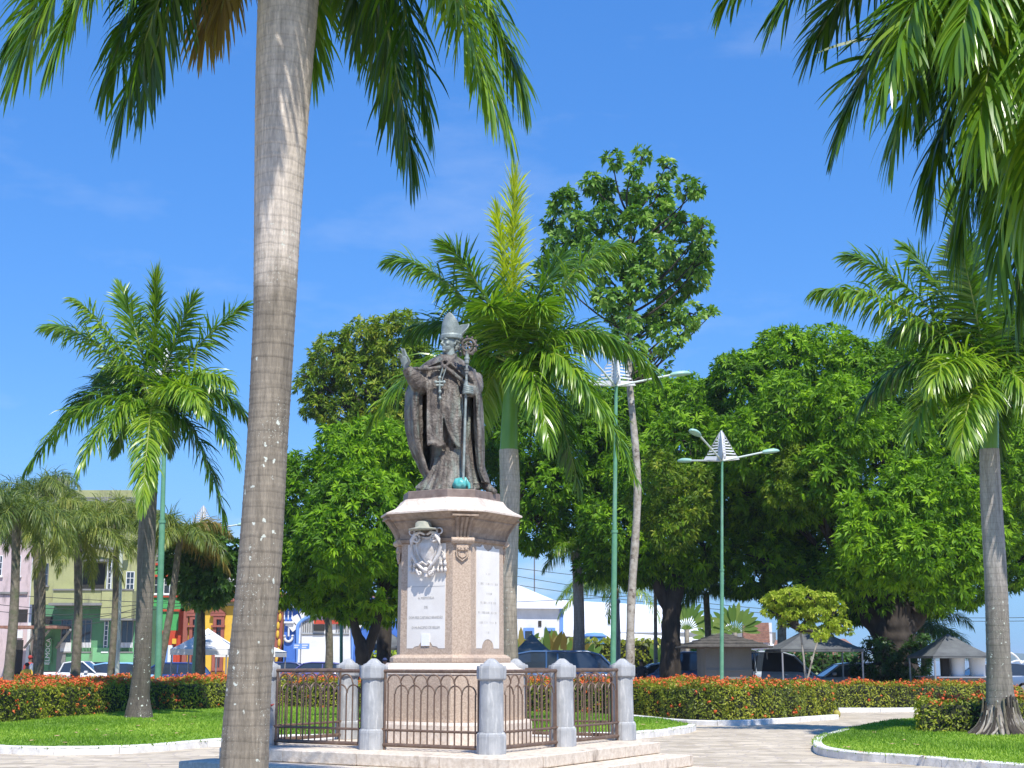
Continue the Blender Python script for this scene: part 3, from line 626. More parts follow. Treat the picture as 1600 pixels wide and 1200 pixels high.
for s in (-1, 1):
    m.tube([(s*x, y, zc+z) for x, y, z in ((.02, -.09, .26), (.10, -.10, .30), (.19, -.11, .27), (.25, -.11, .17), (.265, -.10, .04), (.24, -.10, -.08), (.17, -.10, -.2), (.09, -.10, -.29), (.03, -.09, -.34))], [.018, .026, .034, .036, .032, .03, .03, .026, .02], 8)
    m.tube(spiral(s*.17, zc+.19, .085, 1.6, R(20), s=s), .019, 7)
    m.tube([(s*.27+.0*t, -.10, zc+.25) for t in (0, 1)], .01, 5)
    m.tube([(s*(.25+.055*math.cos(t)), -.10, zc+.31+.05*math.sin(t)) for t in np.linspace(0, 6.28, 16)], .012, 6)
    m.tube([(s*(.16+.055*math.cos(t)), -.10, zc+.315+.05*math.sin(t)) for t in np.linspace(0, 6.28, 16)], .012, 6)
    m.tube([(s*x, -.10, zc+z) for x, z in ((.05, -.20), (.14, -.24), (.17, -.33), (.12, -.41), (.07, -.40))], [.02, .026, .026, .024, .016], 7)
    m.tube(spiral(s*.105, zc-.40, .05, 1.3, R(-60), s=s), .014, 6)
m.ell((0, -.09, zc-.34), (.05, .05, .05)); m.box(-.02, -.10, zc-.45, .02, -.02, zc-.34)
obj('scroll_frame', m, m_marble_relief, shield_o)
m = MB(ca); m.lathe([(0.0, 3.46), (.24, 3.46), (.245, 3.48), (.15, 3.50), (.135, 3.51), (.13, 3.58), (.10, 3.605), (0, 3.61)], 24, c=(-.0, -.16), sy=.75)
obj('carved_hat', m, m_hatm, shield_o)
for s in (-1, 1):
    for row, xs_ in enumerate(((.30,), (.245, .315), (.19, .255, .32))):
        for x in xs_:
            z = 3.00-row*.105; m = MB(ca); m.lathe([(.008, z+.06), (.018, z+.045), (.014, z+.035), (.024, z+.02), (.03, z-.035), (0, z-.036)], 8, c=(s*x, -.035))
            obj('tassel', m, m_marble_relief, shield_o)
    m = MB(ca)
    for a, b in (((.22, 3.15), (.30, 3.05)), ((.30, 3.05), (.25, 2.95)), ((.30, 3.05), (.315, 2.95)), ((.25, 2.95), (.19, 2.85)), ((.25, 2.95), (.255, 2.85)), ((.315, 2.95), (.32, 2.85))): m.tube([(s*a[0], -.03, a[1]), (s*b[0], -.03, b[1])], .007, 5)
    obj('cord', m, m_marble_relief, shield_o)

# ---- fence posts and iron railing panels round the pedestal
def mkpost():
    r = thing('fence_post', 'x', 'post', (0, 0, 0), local=True, group='grey stone posts of the railing round the monument')
    m = MB(); rt = math.pi/8
    m.lathe([(.19, 0), (.19, .22), (.185, .245), (.165, .27)], 8, rot=rt, smooth=False); obj('post_foot', m, m_post, r)
    m = MB(); m.lathe([(.158, .272), (.152, .88), (.15, .905)], 16, rot=rt, smooth=True); obj('shaft', m, m_post, r)
    m = MB(); m.lathe([(.172, .907), (.19, .93), (.193, 1.06), (.188, 1.085), (.150, 1.09), (.145, 1.105), (.11, 1.115), (.085, 1.14), (.055, 1.165), (.03, 1.178), (.0, 1.18)], 8, rot=rt, smooth=False); obj('cap', m, m_post, r)
    return r
c31, s31 = math.cos(MR), math.sin(MR)
def mw(x, y, z=0.48): return (MC[0]+x*c31-y*s31, MC[1]+x*s31+y*c31, z)
post0 = mkpost(); F_ = 1.85
for i, (x, y, lab) in enumerate(((F_, -F_, 'nearest grey post at the front corner of the railing'), (0, -F_, 'grey post in the middle of the left railing side'), (-F_, -F_, 'grey post with a red paint smear beside the leaning foreground trunk'), (F_, 0, 'grey post in the middle of the right railing side'), (F_, F_, 'grey post at the far right corner of the railing'), (-F_, 0, 'grey post behind the left railing panel, at the rear side'), (0, F_, 'grey post behind the pedestal at its right edge'), (-F_, F_, 'grey post hidden behind the pedestal at the rear corner'))):
    if i == 0: post0.location = mw(x, y); post0.rotation_euler = (0, 0, MR); post0['label'] = lab; o = post0
    else: o = dup(post0, mw(x, y), MR, lab)
    if i == 2:
        m = MB(); sm = [(-.02+.16*t, -.156, .62-.05*math.sin(t*3)-.05*t) for t in np.linspace(0, 1, 8)]
        m.tube(sm, [.008, .02, .026, .026, .022, .018, .012, .006], 6); obj('red_paint_smear', m, M('red_paint', (.6, .08, .06), rough=.6), o).rotation_euler = (0, 0, R(30))
def mkpanel():
    r = thing('railing_panel', 'x', 'railing', (0, 0, 0), local=True, group='brown iron railing panels round the monument')
    L = .735; n = 14; xs = np.linspace(-L+.05, L-.05, n); dx = xs[1]-xs[0]
    for z, rr, nm in ((1.015, .024, 'top_rail'), (.255, .017, 'middle_rail'), (.065, .026, 'bottom_rail')):
        m = MB(); m.tube([(-L-.05, 0, z), (L+.05, 0, z)], rr, 8)
        for s in (-1, 1): m.ell((s*(L+.05), 0, z), (.03, .03, .03), 8, 6)
        obj(nm, m, m_iron, r)
    for s in (-1, 1): m = MB(); m.tube([(s*L, 0, .0), (s*L, 0, 1.02)], .017, 6); obj('end_post', m, m_iron, r)
    bar = {}
    for i, x in enumerate(xs):
        h = .86 if i % 2 == 0 else .72; key = i % 2
        if key not in bar:
            m = MB(); m.tube([(0, 0, .065), (0, 0, h)], .0105, 6); bar[key] = obj('bar', m, m_iron, r); bar[key].location = (x, 0, 0)
        else: copy_part(bar[key], (x, 0, 0))
    arc = {}
    for i in range(n-2):
        key = i % 2; h = .86 if key == 0 else .72; xc = xs[i]+dx
        if i < 0: continue
        if key not in arc:
            m = MB(); m.tube([(dx*math.cos(t), .0+.012*(1 if key else -1), h+(dx*1.05)*math.sin(t)) for t in np.linspace(0, math.pi, 14)], .0105, 6); arc[key] = obj('arch', m, m_iron, r); arc[key].location = (xc, 0, 0)
        else: copy_part(arc[key], (xc, 0, 0))
    return r
pn0 = mkpanel(); H = F_/2
for i, (x, y, a, lab) in enumerate(((H, -F_, 0, 'brown arched railing panel in front of the pedestal, left of the nearest post'), (-H, -F_, 0, 'brown arched railing panel next to the leaning foreground trunk'), (F_, -H, 90, 'brown arched railing panel just right of the nearest post'), (F_, H, 90, 'brown arched railing panel at the far right end of the railing'), (-F_, -H, 90, 'brown arched railing panel on the rear left side, seen through the left panel'), (-F_, H, 90, 'brown arched railing panel behind the pedestal on the left'), (-H, F_, 0, 'brown arched railing panel hidden behind the pedestal'), (H, F_, 0, 'brown arched railing panel on the rear right side, seen through the right panels'))):
    if i == 0: pn0.location = mw(x, y); pn0.rotation_euler = (0, 0, MR+R(a)); pn0['label'] = lab
    else: dup(pn0, mw(x, y), MR+R(a), lab)
# ================================================================== BRONZE BISHOP
SY = 20.79
def S(px, py, dy=0): return P(px, py, SY+dy)
stat = thing('bishop_statue', 'dark weathered bronze statue of a robed bishop in a mitre raising one hand', 'statue', (MC[0], MC[1], 4.05))
def remesh(mb, name, mat, vox, parent, smooth=2, voff=True, **kw):
    me = mb.mesh(name, rootloc(parent)); o = bpy.data.objects.new(name, me); COL.objects.link(o)
    md = o.modifiers.new('r', 'REMESH'); md.mode = 'VOXEL'; md.voxel_size = vox; md.use_smooth_shade = True
    if smooth: sm = o.modifiers.new('s', 'SMOOTH'); sm.iterations = smooth; sm.factor = .5
    dg = bpy.context.evaluated_depsgraph_get(); me2 = bpy.data.meshes.new_from_object(o.evaluated_get(dg)); me2.name = name
    bpy.data.objects.remove(o); me2.materials.clear(); me2.materials.append(mat)
    me2.polygons.foreach_set('use_smooth', np.ones(len(me2.polygons), bool))
    return obj(name, me2, mat, parent, **kw)
# bronze slab
m = MB(Rz(MR)); m.loft([[(x, y, z) for x, y in cham(W, k)] for z, W, k in ((3.926, 1.30, .30), (3.94, 1.27, .29), (4.04, 1.26, .29), (4.05, 1.24, .28))], smooth=False)
m.V = [v+np.array([MC[0], MC[1], 0]) for v in m.V]
obj('bronze_slab', m, m_bronze_slab, stat)
body = MB()
NTH = 120; th = np.linspace(0, 2*math.pi, NTH, endpoint=False)
def vring(py, cx, hw, dep, dyc=0.0, amp=.05, ph=0.0):
    c = S(cx, py, dyc); rx = hw/104.4
    f = amp*(np.sin(13*th+ph)*.6+np.sin(7*th+2*ph+1)*.5+np.sin(23*th-ph)*.25)
    return np.stack([c[0]+rx*(1+f)*np.cos(th), c[1]+dep*(1+f)*np.sin(th), np.full(NTH, c[2])], 1)
pyk = [773, 768, 760, 748, 735, 715, 690, 660, 630, 605, 588, 576, 567, 560, 553, 546]
cxk = [700, 700, 700, 701, 703, 705, 706, 706, 705, 704, 703, 702, 701, 700.5, 700.5, 701]
hwk = [47, 46, 42, 37, 34, 33, 34, 34, 33, 32, 34, 33, 26, 13, 9.5, 9]
dpk = [.38, .37, .34, .30, .27, .26, .27, .28, .28, .27, .27, .25, .2, .13, .1, .095]
amk = [.13, .13, .12, .11, .10, .09, .07, .05, .04, .04, .03, .03, .02, .02, .01, 0]
pys = np.linspace(773, 541, 90); f_ = lambda a: np.interp(-pys, -np.array(pyk, float), a)
body.loft([vring(py, a, b, c, 0.0, d, 2.2+.9*math.sin(py*.02)) for py, a, b, c, d in zip(pys, f_(cxk), f_(hwk), f_(dpk), f_(amk))])
# gathered folds splaying at the hem
for (x0, y0, x1, y1, d0, d1, r_) in ((682, 715, 656, 767, -.22, -.32, .055), (688, 712, 668, 768, -.26, -.40, .05), (692, 705, 680, 769, -.28, -.44, .05), (698, 700, 692, 770, -.29, -.46, .045), (705, 705, 704, 770, -.29, -.44, .045), (711, 700, 712, 770, -.28, -.42, .045), (718, 690, 722, 768, -.25, -.38, .045), (679, 720, 652, 766, -.14, -.12, .05), (726, 640, 735, 766, -.22, -.3, .05), (731, 650, 745, 765, -.12, -.1, .06)):
    t = np.linspace(0, 1, 12); pts = [S(x0+(x1-x0)*u**1.8, y0+(y1-y0)*u, d0+(d1-d0)*u**1.5) for u in t]
    body.tube(pts, r_*(.6+.6*t), 8)
# great cope: an open shell, left and right front edges apart
def cope_ring(py, Lo, Li, Ri, Ro, df=-.22, db=.34, th_=.055, ph=0):
    z = S(700, py, 0)[2]; X = lambda px: S(px, py, 0)[0]
    lo, li, ri, ro = X(Lo), X(Li), X(Ri), X(Ro); c = (lo+ro)/2
    ctrl = [(li, df), (li-(li-lo)*.45, df-.08), (lo+.01, df*.45), (lo, .06), (lo+(c-lo)*.35, db*.8), (c, db), (ro-(ro-c)*.35, db*.8), (ro, .06), (ro-.01, df*.45), (ri+(ro-ri)*.45, df-.08), (ri, df)]
    p = smooth_path(np.array(ctrl), 9); k = len(p); t = np.gradient(p, axis=0); t /= np.linalg.norm(t, axis=1)[:, None]+1e-9
    nrm = np.stack([-t[:, 1], t[:, 0]], 1)
    cen = np.array([c, .05]); sgn = np.sign(((p-cen)*nrm).sum(1).mean()); nrm *= sgn
    s = np.arange(k)
    dis = (.022*np.sin(s*.27+ph*1.1)+.014*np.sin(s*.61+ph*1.9+1)+.005*np.sin(s*1.3-ph))[:, None]
    out = p+nrm*dis; inn = p+nrm*(dis-th_)
    q = np.vstack([out, inn[::-1]]); return np.stack([q[:, 0], SY+q[:, 1], np.full(len(q), z)], 1)
ck = np.array([(577, 652, 676, 712, 742), (590, 648, 672, 722, 747), (603, 639, 664, 734, 750), (615, 634, 663.5, 738, 752), (640, 632, 663, 739, 755), (670, 633, 664, 740, 757), (695, 638, 664, 741, 757), (712, 646, 665, 741, 757), (725, 654, 667, 742, 757), (738, 660, 670, 744, 759), (748, 667, 673, 749, 762), (757, 672, 677, 756, 764)], float)
py2 = np.linspace(577, 757, 70)
cols = [np.interp(py2, ck[:, 0], ck[:, i]) for i in range(1, 5)]
df = np.interp(py2, [577, 610, 680, 757], [-.2, -.25, -.24, -.16]); db = np.interp(py2, [577, 640, 757], [.26, .34, .36])
body.loft([cope_ring(py, a, b, c, d, e, f, ph=1+.6*math.sin(py*.035)+py*.006) for py, a, b, c, d, e, f in zip(py2, *cols, df, db)])
# hood / shoulder cape with a V-shaped lower edge
rings = []
for s in np.linspace(0, 1, 22):
    ring = []
    for a in th[::2]:
        cx, sy_ = math.cos(a), math.sin(a)           # sy_<0 faces the camera
        rx = (57 if cx < 0 else 43)/104.4; ry = .31 if sy_ < 0 else .30
        front = max(0, -sy_)
        pyb = 586+8*max(0, sy_)+ (16*max(0, cx)*front*1.6 if cx > 0 else -2*front) - 15*front**6
        n0 = S(700.5, 556, .0); b0 = S(701.5, pyb, .0)
        ease = s**.80; zz = n0[2]+(b0[2]-n0[2])*(.55*s+.45*s**2.2)
        r0x, r0y = .095, .10
        x = n0[0]+(b0[0]-n0[0])*s+cx*(r0x+(rx-r0x)*ease); y = SY+sy_*(r0y+(ry-r0y)*ease)
        wob = 1+.02*math.sin(9*a+s*3)
        ring.append((x*1.0, SY+(y-SY)*wob, zz))
    rings.append(ring)
body.loft(rings)
# cape thick rolled edges
def roll(pts, r, n=8): body.tube(smooth_path([S(*p) for p in pts], 6), r, n)
roll([(692, 573, -.36), (680, 575, -.38), (664, 577, -.36), (648, 576, -.26), (642, 577, -.12)], .030)
roll([(694, 573, -.36), (704, 580, -.37), (716, 590, -.34), (728, 599, -.28), (738, 604, -.18)], .034)
roll([(689, 555, -.15), (690, 564, -.27), (692, 573, -.36)], .024); roll([(712, 555, -.12), (704, 565, -.27), (695, 573, -.36)], .024)
roll([(688, 555, -.08), (695, 558, -.17), (704, 558, -.17), (713, 554, -.08)], .030)
body.tube([S(692, 573, -.39), S(697, 573, -.40)], .04, 8)
# raised arm with wrinkled sleeve
t = np.linspace(0, 1, 26)
ap = smooth_path([S(676, 585, -.10), S(664, 600, -.20), S(655, 601, -.30), (S(646, 590, -.36)), S(639, 581, -.40), S(635.5, 575, -.42)], 5)
u = np.linspace(0, 1, len(ap)); rad = np.interp(u, [0, .3, .5, .75, 1], [.13, .145, .125, .095, .072])*(1+.06*np.sin(u*46))
body.tube(ap, rad, 16)
roll([(668, 596, -.2), (660, 606, -.26), (650, 606, -.28)], .07)
# left forearm reaching to the staff
body.tube(smooth_path([S(742, 590, .02), S(744, 606, -.12), S(736, 611, -.30), S(733, 611, -.36)], 6), np.interp(np.linspace(0, 1, 19), [0, .6, 1], [.12, .10, .075]), 14)
# stole and chasuble panels hanging in front
def band(cl, cr, dy, thick=.05):
    rg = []
    for (py, xl), (_, xr), d in zip(cl, cr, dy):
        a = S(xl, py, d); b = S(xr, py, d); n = 9; ring = []
        for i in range(n): w = i/(n-1); ring.append((a[0]+(b[0]-a[0])*w, a[1]-.035*math.sin(math.pi*w)+.006*math.sin(w*20+py*.3), a[2]))
        for i in range(n)[::-1]: w = i/(n-1); ring.append((a[0]+(b[0]-a[0])*w, a[1]+thick-.035*math.sin(math.pi*w), a[2]))
        rg.append(ring)
    body.loft(rg)
Y1 = [578, 600, 630, 660, 680, 694]
band(list(zip(Y1, [675, 671, 669, 669, 669, 668])), list(zip(Y1, [689, 689, 690, 690, 692, 694])), [-.29, -.32, -.34, -.34, -.35, -.37])
Y2 = [578, 600, 630, 655, 675, 690, 699]
band(list(zip(Y2, [695, 692, 692, 695, 702, 709, 714])), list(zip(Y2, [708, 716, 720, 722, 722, 722, 719])), [-.29, -.31, -.34, -.35, -.34, -.33, -.32])
roll([(668, 694, -.36), (676, 692, -.40), (686, 697, -.40), (694, 694, -.38), (693, 702, -.34)], .03)
roll([(700, 672, -.33), (710, 690, -.36), (719, 699, -.34)], .026)
for x in (667.5, 690.5): body.tube([S(x, 585, -.34), S(x+.5, 690, -.36)], .016, 6)
body.tube([S(693, 585, -.33), S(691.5, 640, -.35), S(700, 672, -.36), S(715, 699, -.34)], .016, 6)
body.tube([S(722, 610, -.27), S(724, 660, -.3), S(722, 694, -.32)], .016, 6)
# shoes
body.tube([S(758, 757, -.02), S(766, 765, -.14), S(775, 769, -.22)], [.07, .06, .035], 10)
body.tube([S(700, 766, -.36), S(690, 768, -.50), S(683, 769, -.56)], [.07, .06, .04], 10)
body.tube([S(668, 764, -.2), S(658, 767, -.28), S(651, 768, -.32)], [.06, .045, .025], 10)
remesh(body, 'robed_body', m_bronze, .0125, stat)
# pectoral cross and cord
m = MB(); m.tube([S(692, 574, -.41), S(688, 588, -.40), S(687, 604, -.41), S(687.5, 622, -.41)], .011, 6)
m.tube([S(697, 575, -.41), S(692, 590, -.41), S(688, 604, -.41)], .009, 6)
for a, b in (((680, 597), (694, 597)), ((687, 590), (687, 610)), ((681, 602), (693, 602))): m.tube([S(a[0], a[1], -.425), S(b[0], b[1], -.425)], .016, 6)
for q in ((681, 597), (694, 597), (687, 590), (687.5, 612), (687.5, 622)): m.ell(S(q[0], q[1], -.43), (.025, .025, .028), 8, 6)
obj('pectoral_cross', m, m_bronze_pale, stat)
# head
hc = S(703.2, 537.5, -.06); fd = np.array([-.80, -.60, 0]); fd /= np.linalg.norm(fd); sd_ = np.array([-fd[1], fd[0], 0]); up = np.array([0, 0, 1.])
def Hd(f, s, z): return hc+fd*f+sd_*s+up*z
hd = MB(Matrix(((fd[0], sd_[0], 0, hc[0]), (fd[1], sd_[1], 0, hc[1]), (0, 0, 1, hc[2]), (0, 0, 0, 1))))
hd.ell((0, 0, .03), (.125, .105, .15), 24, 16)
hd.ell((.055, 0, -.06), (.075, .078, .085), 20, 12)      # jaw
hd.ell((.105, 0, -.115), (.03, .032, .026), 12, 8)        # chin
hd.tube([(.118, 0, .045), (.140, 0, .01), (.158, 0, -.022)], [.012, .016, .024], 10)   # nose
for s in (-1, 1):
    hd.ell((.140, s*.014, -.026), (.014, .012, .010), 8, 6)
    hd.tube([(.098, s*.075, .05), (.122, s*.045, .062), (.126, s*.012, .05)], [.010, .014, .010], 8)  # brow
    hd.ell((.085, s*.062, -.012), (.035, .026, .03), 10, 8)   # cheekbone
    hd.tube([(-.005, s*.104, .03), (-.022, s*.114, .045), (-.03, s*.112, .02), (-.012, s*.106, -.025)], .013, 8)   # ear
    hd.ell((.103, s*.044, .028), (.014, .02, .011), 8, 6)     # eye
for z_, r_ in ((-.058, .0095), (-.074, .011)): hd.tube([(.105, -.036, z_), (.132, 0, z_+.002), (.105, .036, z_)], [.005, r_, .005], 8)
hd.tube([(-.01, 0, -.05), (-.02, 0, -.26)], [.078, .095], 16)
remesh(hd, 'head', m_bronze_pale, .006, stat, smooth=1)
m = MB(Matrix(hd.T))
for i in range(60):
    a = random.uniform(-1, 1); zz = random.uniform(-.10, .05); q = R(120)*a
    if abs(q) < R(62): continue
    c = np.array([-.02+.10*math.cos(math.pi-abs(q)+0)*-1*-1, 0, 0]); ang = math.pi+ (R(115)*a if True else 0)
    p = (-.02+.115*math.cos(math.pi+R(85)*a), .108*math.sin(math.pi+R(85)*a), zz); m.ell(p, (.028, .028, .03), 8, 6)
remesh(m, 'hair', m_bronze, .007, stat, smooth=1)
# mitre: two pointed horns on a band
mc = S(705.0, 526.8, -.03)
fm = np.array([-.52, -.85, 0]); fm /= np.linalg.norm(fm); sm_ = np.array([-fm[1], fm[0], 0])
def horn(sign):
    g_o, g_i = [], []
    for s in np.linspace(0, 1, 22):
        w = (1-s**1.9)**.75 if s < 1 else 0; ro, ri = [], []
        for t in np.linspace(-1, 1, 21):
            ph = t*R(88)*max(w, .015); rho = .155*(1+.12*math.sin(math.pi*min(1, s*1.05))*.9-.12*s)
            lean = .02*s
            for lst, rr in ((ro, rho), (ri, rho-.022)):
                v = mc + fm*sign*(rr*math.cos(ph)+lean) + sm_*rr*math.sin(ph)*sign + up*((.36 if sign > 0 else .27)*s) + np.array([(.05 if sign > 0 else .16)*s, 0, 0])
                lst.append(v)
        g_o.append(ro+ri[::-1])
    return g_o
mt = MB(); mt.loft(horn(1)); mt.loft(horn(-1)[:19])
mt.loft([[mc+up*z+fm*(r*math.cos(a))+sm_*(r*math.sin(a)) for a in np.linspace(0, 2*math.pi, 32, endpoint=False)] for z, r in ((-.045, .150), (-.04, .166), (.02, .170), (.025, .155), (.06, .13))])
remesh(mt, 'mitre', m_bronze_pale, .0075, stat, smooth=1)
for s in (-1, 1):      # lappets behind the neck
    m = MB(); q = mc-fd*.15+sd_*.05*s; m.tube([q, q-fd*.03-up*.12, q-fd*.06-up*.26], [.02, .026, .03], 6); obj('lappet', m, m_bronze, stat)
# hands
def hand(root_, palm_dir, palm_nrm, L, curls, thumb_side, name, thumb_curl=.5, spread=.1):
    pd = np.array(palm_dir, float); pd /= np.linalg.norm(pd); pn = np.array(palm_nrm, float); pn -= pd*(pn@pd); pn /= np.linalg.norm(pn); ps = np.cross(pd, pn)*thumb_side
    mb = MB(); r0 = np.array(root_, float); pl_ = L*.50
    wr = []
    for s, hw, ht in ((-.12, .15, .13), (0, .16, .13), (.2, .21, .12), (.42, .235, .11), (.52, .22, .09)):
        c = r0+pd*L*s; wr.append([c+ps*L*hw*math.cos(a)+pn*L*ht*math.sin(a) for a in np.linspace(0, 2*math.pi, 16, endpoint=False)])
    mb.loft(wr)
    for i, (off, fl, cu) in enumerate(zip((.165, .055, -.055, -.16), (.44, .49, .45, .35), curls)):
        p = r0+pd*L*.46+ps*L*off; d = pd+ps*off*spread*3; ang = 0; pts = [p-pd*L*.1, p]
        for seg, fr in enumerate((.45, .32, .23)):
            ang += cu*(.8 if seg == 0 else 1.1); dd = d*math.cos(ang)+pn*math.sin(ang); pts.append(pts[-1]+dd/np.linalg.norm(dd)*L*fl*fr)
        mb.tube(pts, L*np.array([.06, .066, .062, .056, .046]), 8)
    p = r0+pd*L*.08+ps*L*.15; d1 = pd*.6+ps*.7+pn*thumb_curl*.5; d2 = pd*.8+ps*.15+pn*thumb_curl
    mb.tube([p, p+d1/np.linalg.norm(d1)*L*.2, p+d1/np.linalg.norm(d1)*L*.2+d2/np.linalg.norm(d2)*L*.2, p+d1/np.linalg.norm(d1)*L*.2+d2/np.linalg.norm(d2)*L*.34], L*np.array([.075, .065, .055, .045]), 8)
    return remesh(mb, name, m_bronze_pale, .0055, stat, smooth=1)
hand(S(635, 573.5, -.43), np.array([-.28, -.10, 1]), np.array([-.55, -.8, .1]), .30, (.10, .12, .55, .8), 1, 'raised_hand', spread=.02)
hand(S(739, 611.5, -.33), np.array([-.85, -.45, .05]), np.array([-.25, .9, 0]), .24, (1.15, 1.2, 1.2, 1.25), 1, 'gripping_hand', thumb_curl=1.0)
m = MB()
for k in range(4):      # fingers wrapped over the staff front
    z = S(730, 605.0+k*3.0, -.45); m.tube([z+np.array([.075, .05, 0]), z+np.array([.045, -.03, 0]), z+np.array([0, -.05, 0]), z+np.array([-.04, -.02, 0]), z+np.array([-.045, .03, -.004])], [.02, .021, .021, .019, .015], 8)
obj('finger', m, m_bronze_pale, stat)
# crosier
st0, st1 = S(723.5, 762, -.52), S(729.6, 562, -.42)
cro = MB(); cro.tube([st0, st1], .019, 10)
ax = (st1-st0)/np.linalg.norm(st1-st0)
def on(py): w = (762-py)/200; return st0+(st1-st0)*w
for py, r_, h in ((602, .04, .014), (599, .028, .03), (582, .03, .02), (578, .036, .012), (565, .034, .03), (560, .042, .014), (556, .03, .03), (551, .022, .03)): cro.tube([on(py)-ax*h, on(py)+ax*h], r_, 10)
obj('crosier', cro, m_bronze_pale, stat)
m = MB(); cc = S(731, 540.5, -.42); top = on(553)
tt = np.linspace(0, 1, 50); ang = R(-75)+tt*R(620); rr = .125*(1-.72*tt)
pts = [cc+np.array([r*math.cos(a), 0, r*math.sin(a)]) for r, a in zip(rr, ang)]
pts = [top, top+np.array([.03, 0, .03])]+pts
m.tube(pts, np.interp(np.linspace(0, 1, len(pts)), [0, 1], [.026, .014]), 8)
for a in np.linspace(R(-60), R(250), 11): m.ell(cc+np.array([.14*math.cos(a), 0, .14*math.sin(a)]), (.02, .018, .02), 7, 5)
for k in range(5):
    a = R(72*k); m.tube([cc, cc+np.array([.05*math.cos(a), -.01, .05*math.sin(a)]), cc+np.array([.07*math.cos(a+.6), 0, .07*math.sin(a+.6)])], .011, 6)
obj('crook', m, m_bronze, stat)
# crumpled turquoise bag at the foot of the staff
q = S(718.5, 756, -.50); bagroot = (q[0], q[1], 4.05)
m = MB(); n = 22; ph = np.linspace(-math.pi/2, math.pi/2, 14); rg = []
for p in ph:
    ring = []
    for a in np.linspace(0, 2*math.pi, n, endpoint=False):
        r = 1+.12*math.sin(5*a+3*p)+.09*math.sin(9*a-5*p)+.05*random.random(); ring.append((q[0]+.10*r*math.cos(p)*math.cos(a), q[1]+.08*r*math.cos(p)*math.sin(a), 4.05+.085+.085*r*math.sin(p)))
    rg.append(ring)
m.loft(rg); b_root = thing('crumpled_bag', 'crumpled turquoise plastic bag at the statue foot beside the staff', 'bag', bagroot)
obj('bag_body', m, m_turq, b_root)
m = MB(); m.tube([(q[0]+.06, q[1]-.02, 4.13), (q[0]+.08, q[1], 4.21), (q[0]+.12, q[1]+.02, 4.14), (q[0]+.14, q[1], 4.07)], [.02, .035, .035, .02], 7); obj('bag_knot', m, m_turq, b_root)
# ================================================================== PALMS
def bez(p0, p1, p2, t):
    t = t[:, None]; return (1-t)**2*p0+2*t*(1-t)*p1+t*t*p2
def leaflets(p0, p1, p2, L, n, drop, width, K, seed, plume=.45, split=0, base=.10, v0=.5, tipL=.45, amul=1.0):
    r = np.random.default_rng(seed)
    t = np.linspace(base, 1, n); t = np.clip(t+r.normal(0, .3/n, n), 0, 1)
    pos = bez(p0, p1, p2, t); tg = 2*(1-t)[:, None]*(p1-p0)+2*t[:, None]*(p2-p1); tg /= np.linalg.norm(tg, axis=1)[:, None]
    Z = np.array([0, 0, 1.0]); out = (p2-p0)*np.array([1, 1, 0]); out = out/(np.linalg.norm(out)+1e-9)
    S_ = np.cross(tg, Z+out*.25); S_ /= np.linalg.norm(S_, axis=1)[:, None]+1e-9
    S_ = S_ if abs(S_).sum() > 0 else np.tile([1., 0, 0], (n, 1)); N = np.cross(S_, tg)
    outV = []
    vals = []
    for side in (-1, 1):
        al = np.interp(t, [0, .15, .8, .95, 1], [R(80), R(70), R(50), R(30), R(8)])*amul+r.normal(0, .12, n)
        be = r.normal(0, plume, n)+.15
        d = tg*np.cos(al)[:, None]+(S_*side*np.cos(be)[:, None]+N*np.sin(be)[:, None])*np.sin(al)[:, None]
        ln = L*np.interp(t, [0, .12, .35, .75, 1], [.55, .85, 1.0, .8, tipL])*(1+r.normal(0, .07, n))
        s = np.linspace(0, 1, K+1)
        g = drop*(.8+.4*r.random(n))
        # integrate direction with growing gravity
        pts = [pos]; dd = d.copy()
        for k in range(K):
            dd = dd-Z[None]*(g*(1.2/K)*(1+.8*k/K))[:, None]; dd /= np.linalg.norm(dd, axis=1)[:, None]; pts.append(pts[-1]+dd*(ln/K)[:, None])
        pts = np.stack(pts, 1)
        wv = np.cross(d, N+S_*side*.4+r.normal(0, .35, (n, 3))); wv /= np.linalg.norm(wv, axis=1)[:, None]
        prof = np.interp(s, [0, .12, .45, .8, 1], [.45, .9, 1, .6, .05])*width*.5
        w = wv[:, None, :]*prof[None, :, None]*(1+r.normal(0, .12, n))[:, None, None]
        V = np.stack([pts-w, pts+w], 2)       # n,K+1,2,3
        outV.append(V.reshape(n, -1, 3)); vals.append(np.clip(v0+r.normal(0, .16, n), 0, 1))
    V = np.concatenate(outV); vv = np.concatenate(vals); nn = len(V); k = np.arange(K)
    f = np.stack([2*k, 2*k+1, 2*k+3, 2*k+2], 1)
    F = (np.arange(nn)[:, None, None]*2*(K+1)+f[None]).reshape(-1, 4)
    return V.reshape(-1, 3), F, np.repeat(vv, K)
def frond(parent, p0, p2, arch, L, n, seed, drop=.9, width=.04, K=3, mat=None, plume=.45, v0=.5, rr=.028, side=(0, 0, 0), tipL=.45, label=None, base=.10, amul=1.0):
    p0 = np.asarray(p0, float); p2 = np.asarray(p2, float); p1 = p0*.45+p2*.55+np.array([side[0], side[1], arch+side[2]])
    V, F, vv = leaflets(p0, p1, p2, L, n, drop, width, K, seed, plume, v0=v0, tipL=tipL, base=base, amul=amul)
    m = MB(); m.add(V, F, 0, True, vv); o = obj('frond', m, mat or m_palm, parent, attr=True, label=label)
    t = np.linspace(0, 1, 12); m = MB(); m.tube(bez(p0, p1, p2, t), rr*np.interp(t, [0, .08, 1], [1.5, 1, .18]), 6); obj('rachis', m, m_rachis, o)
    return o
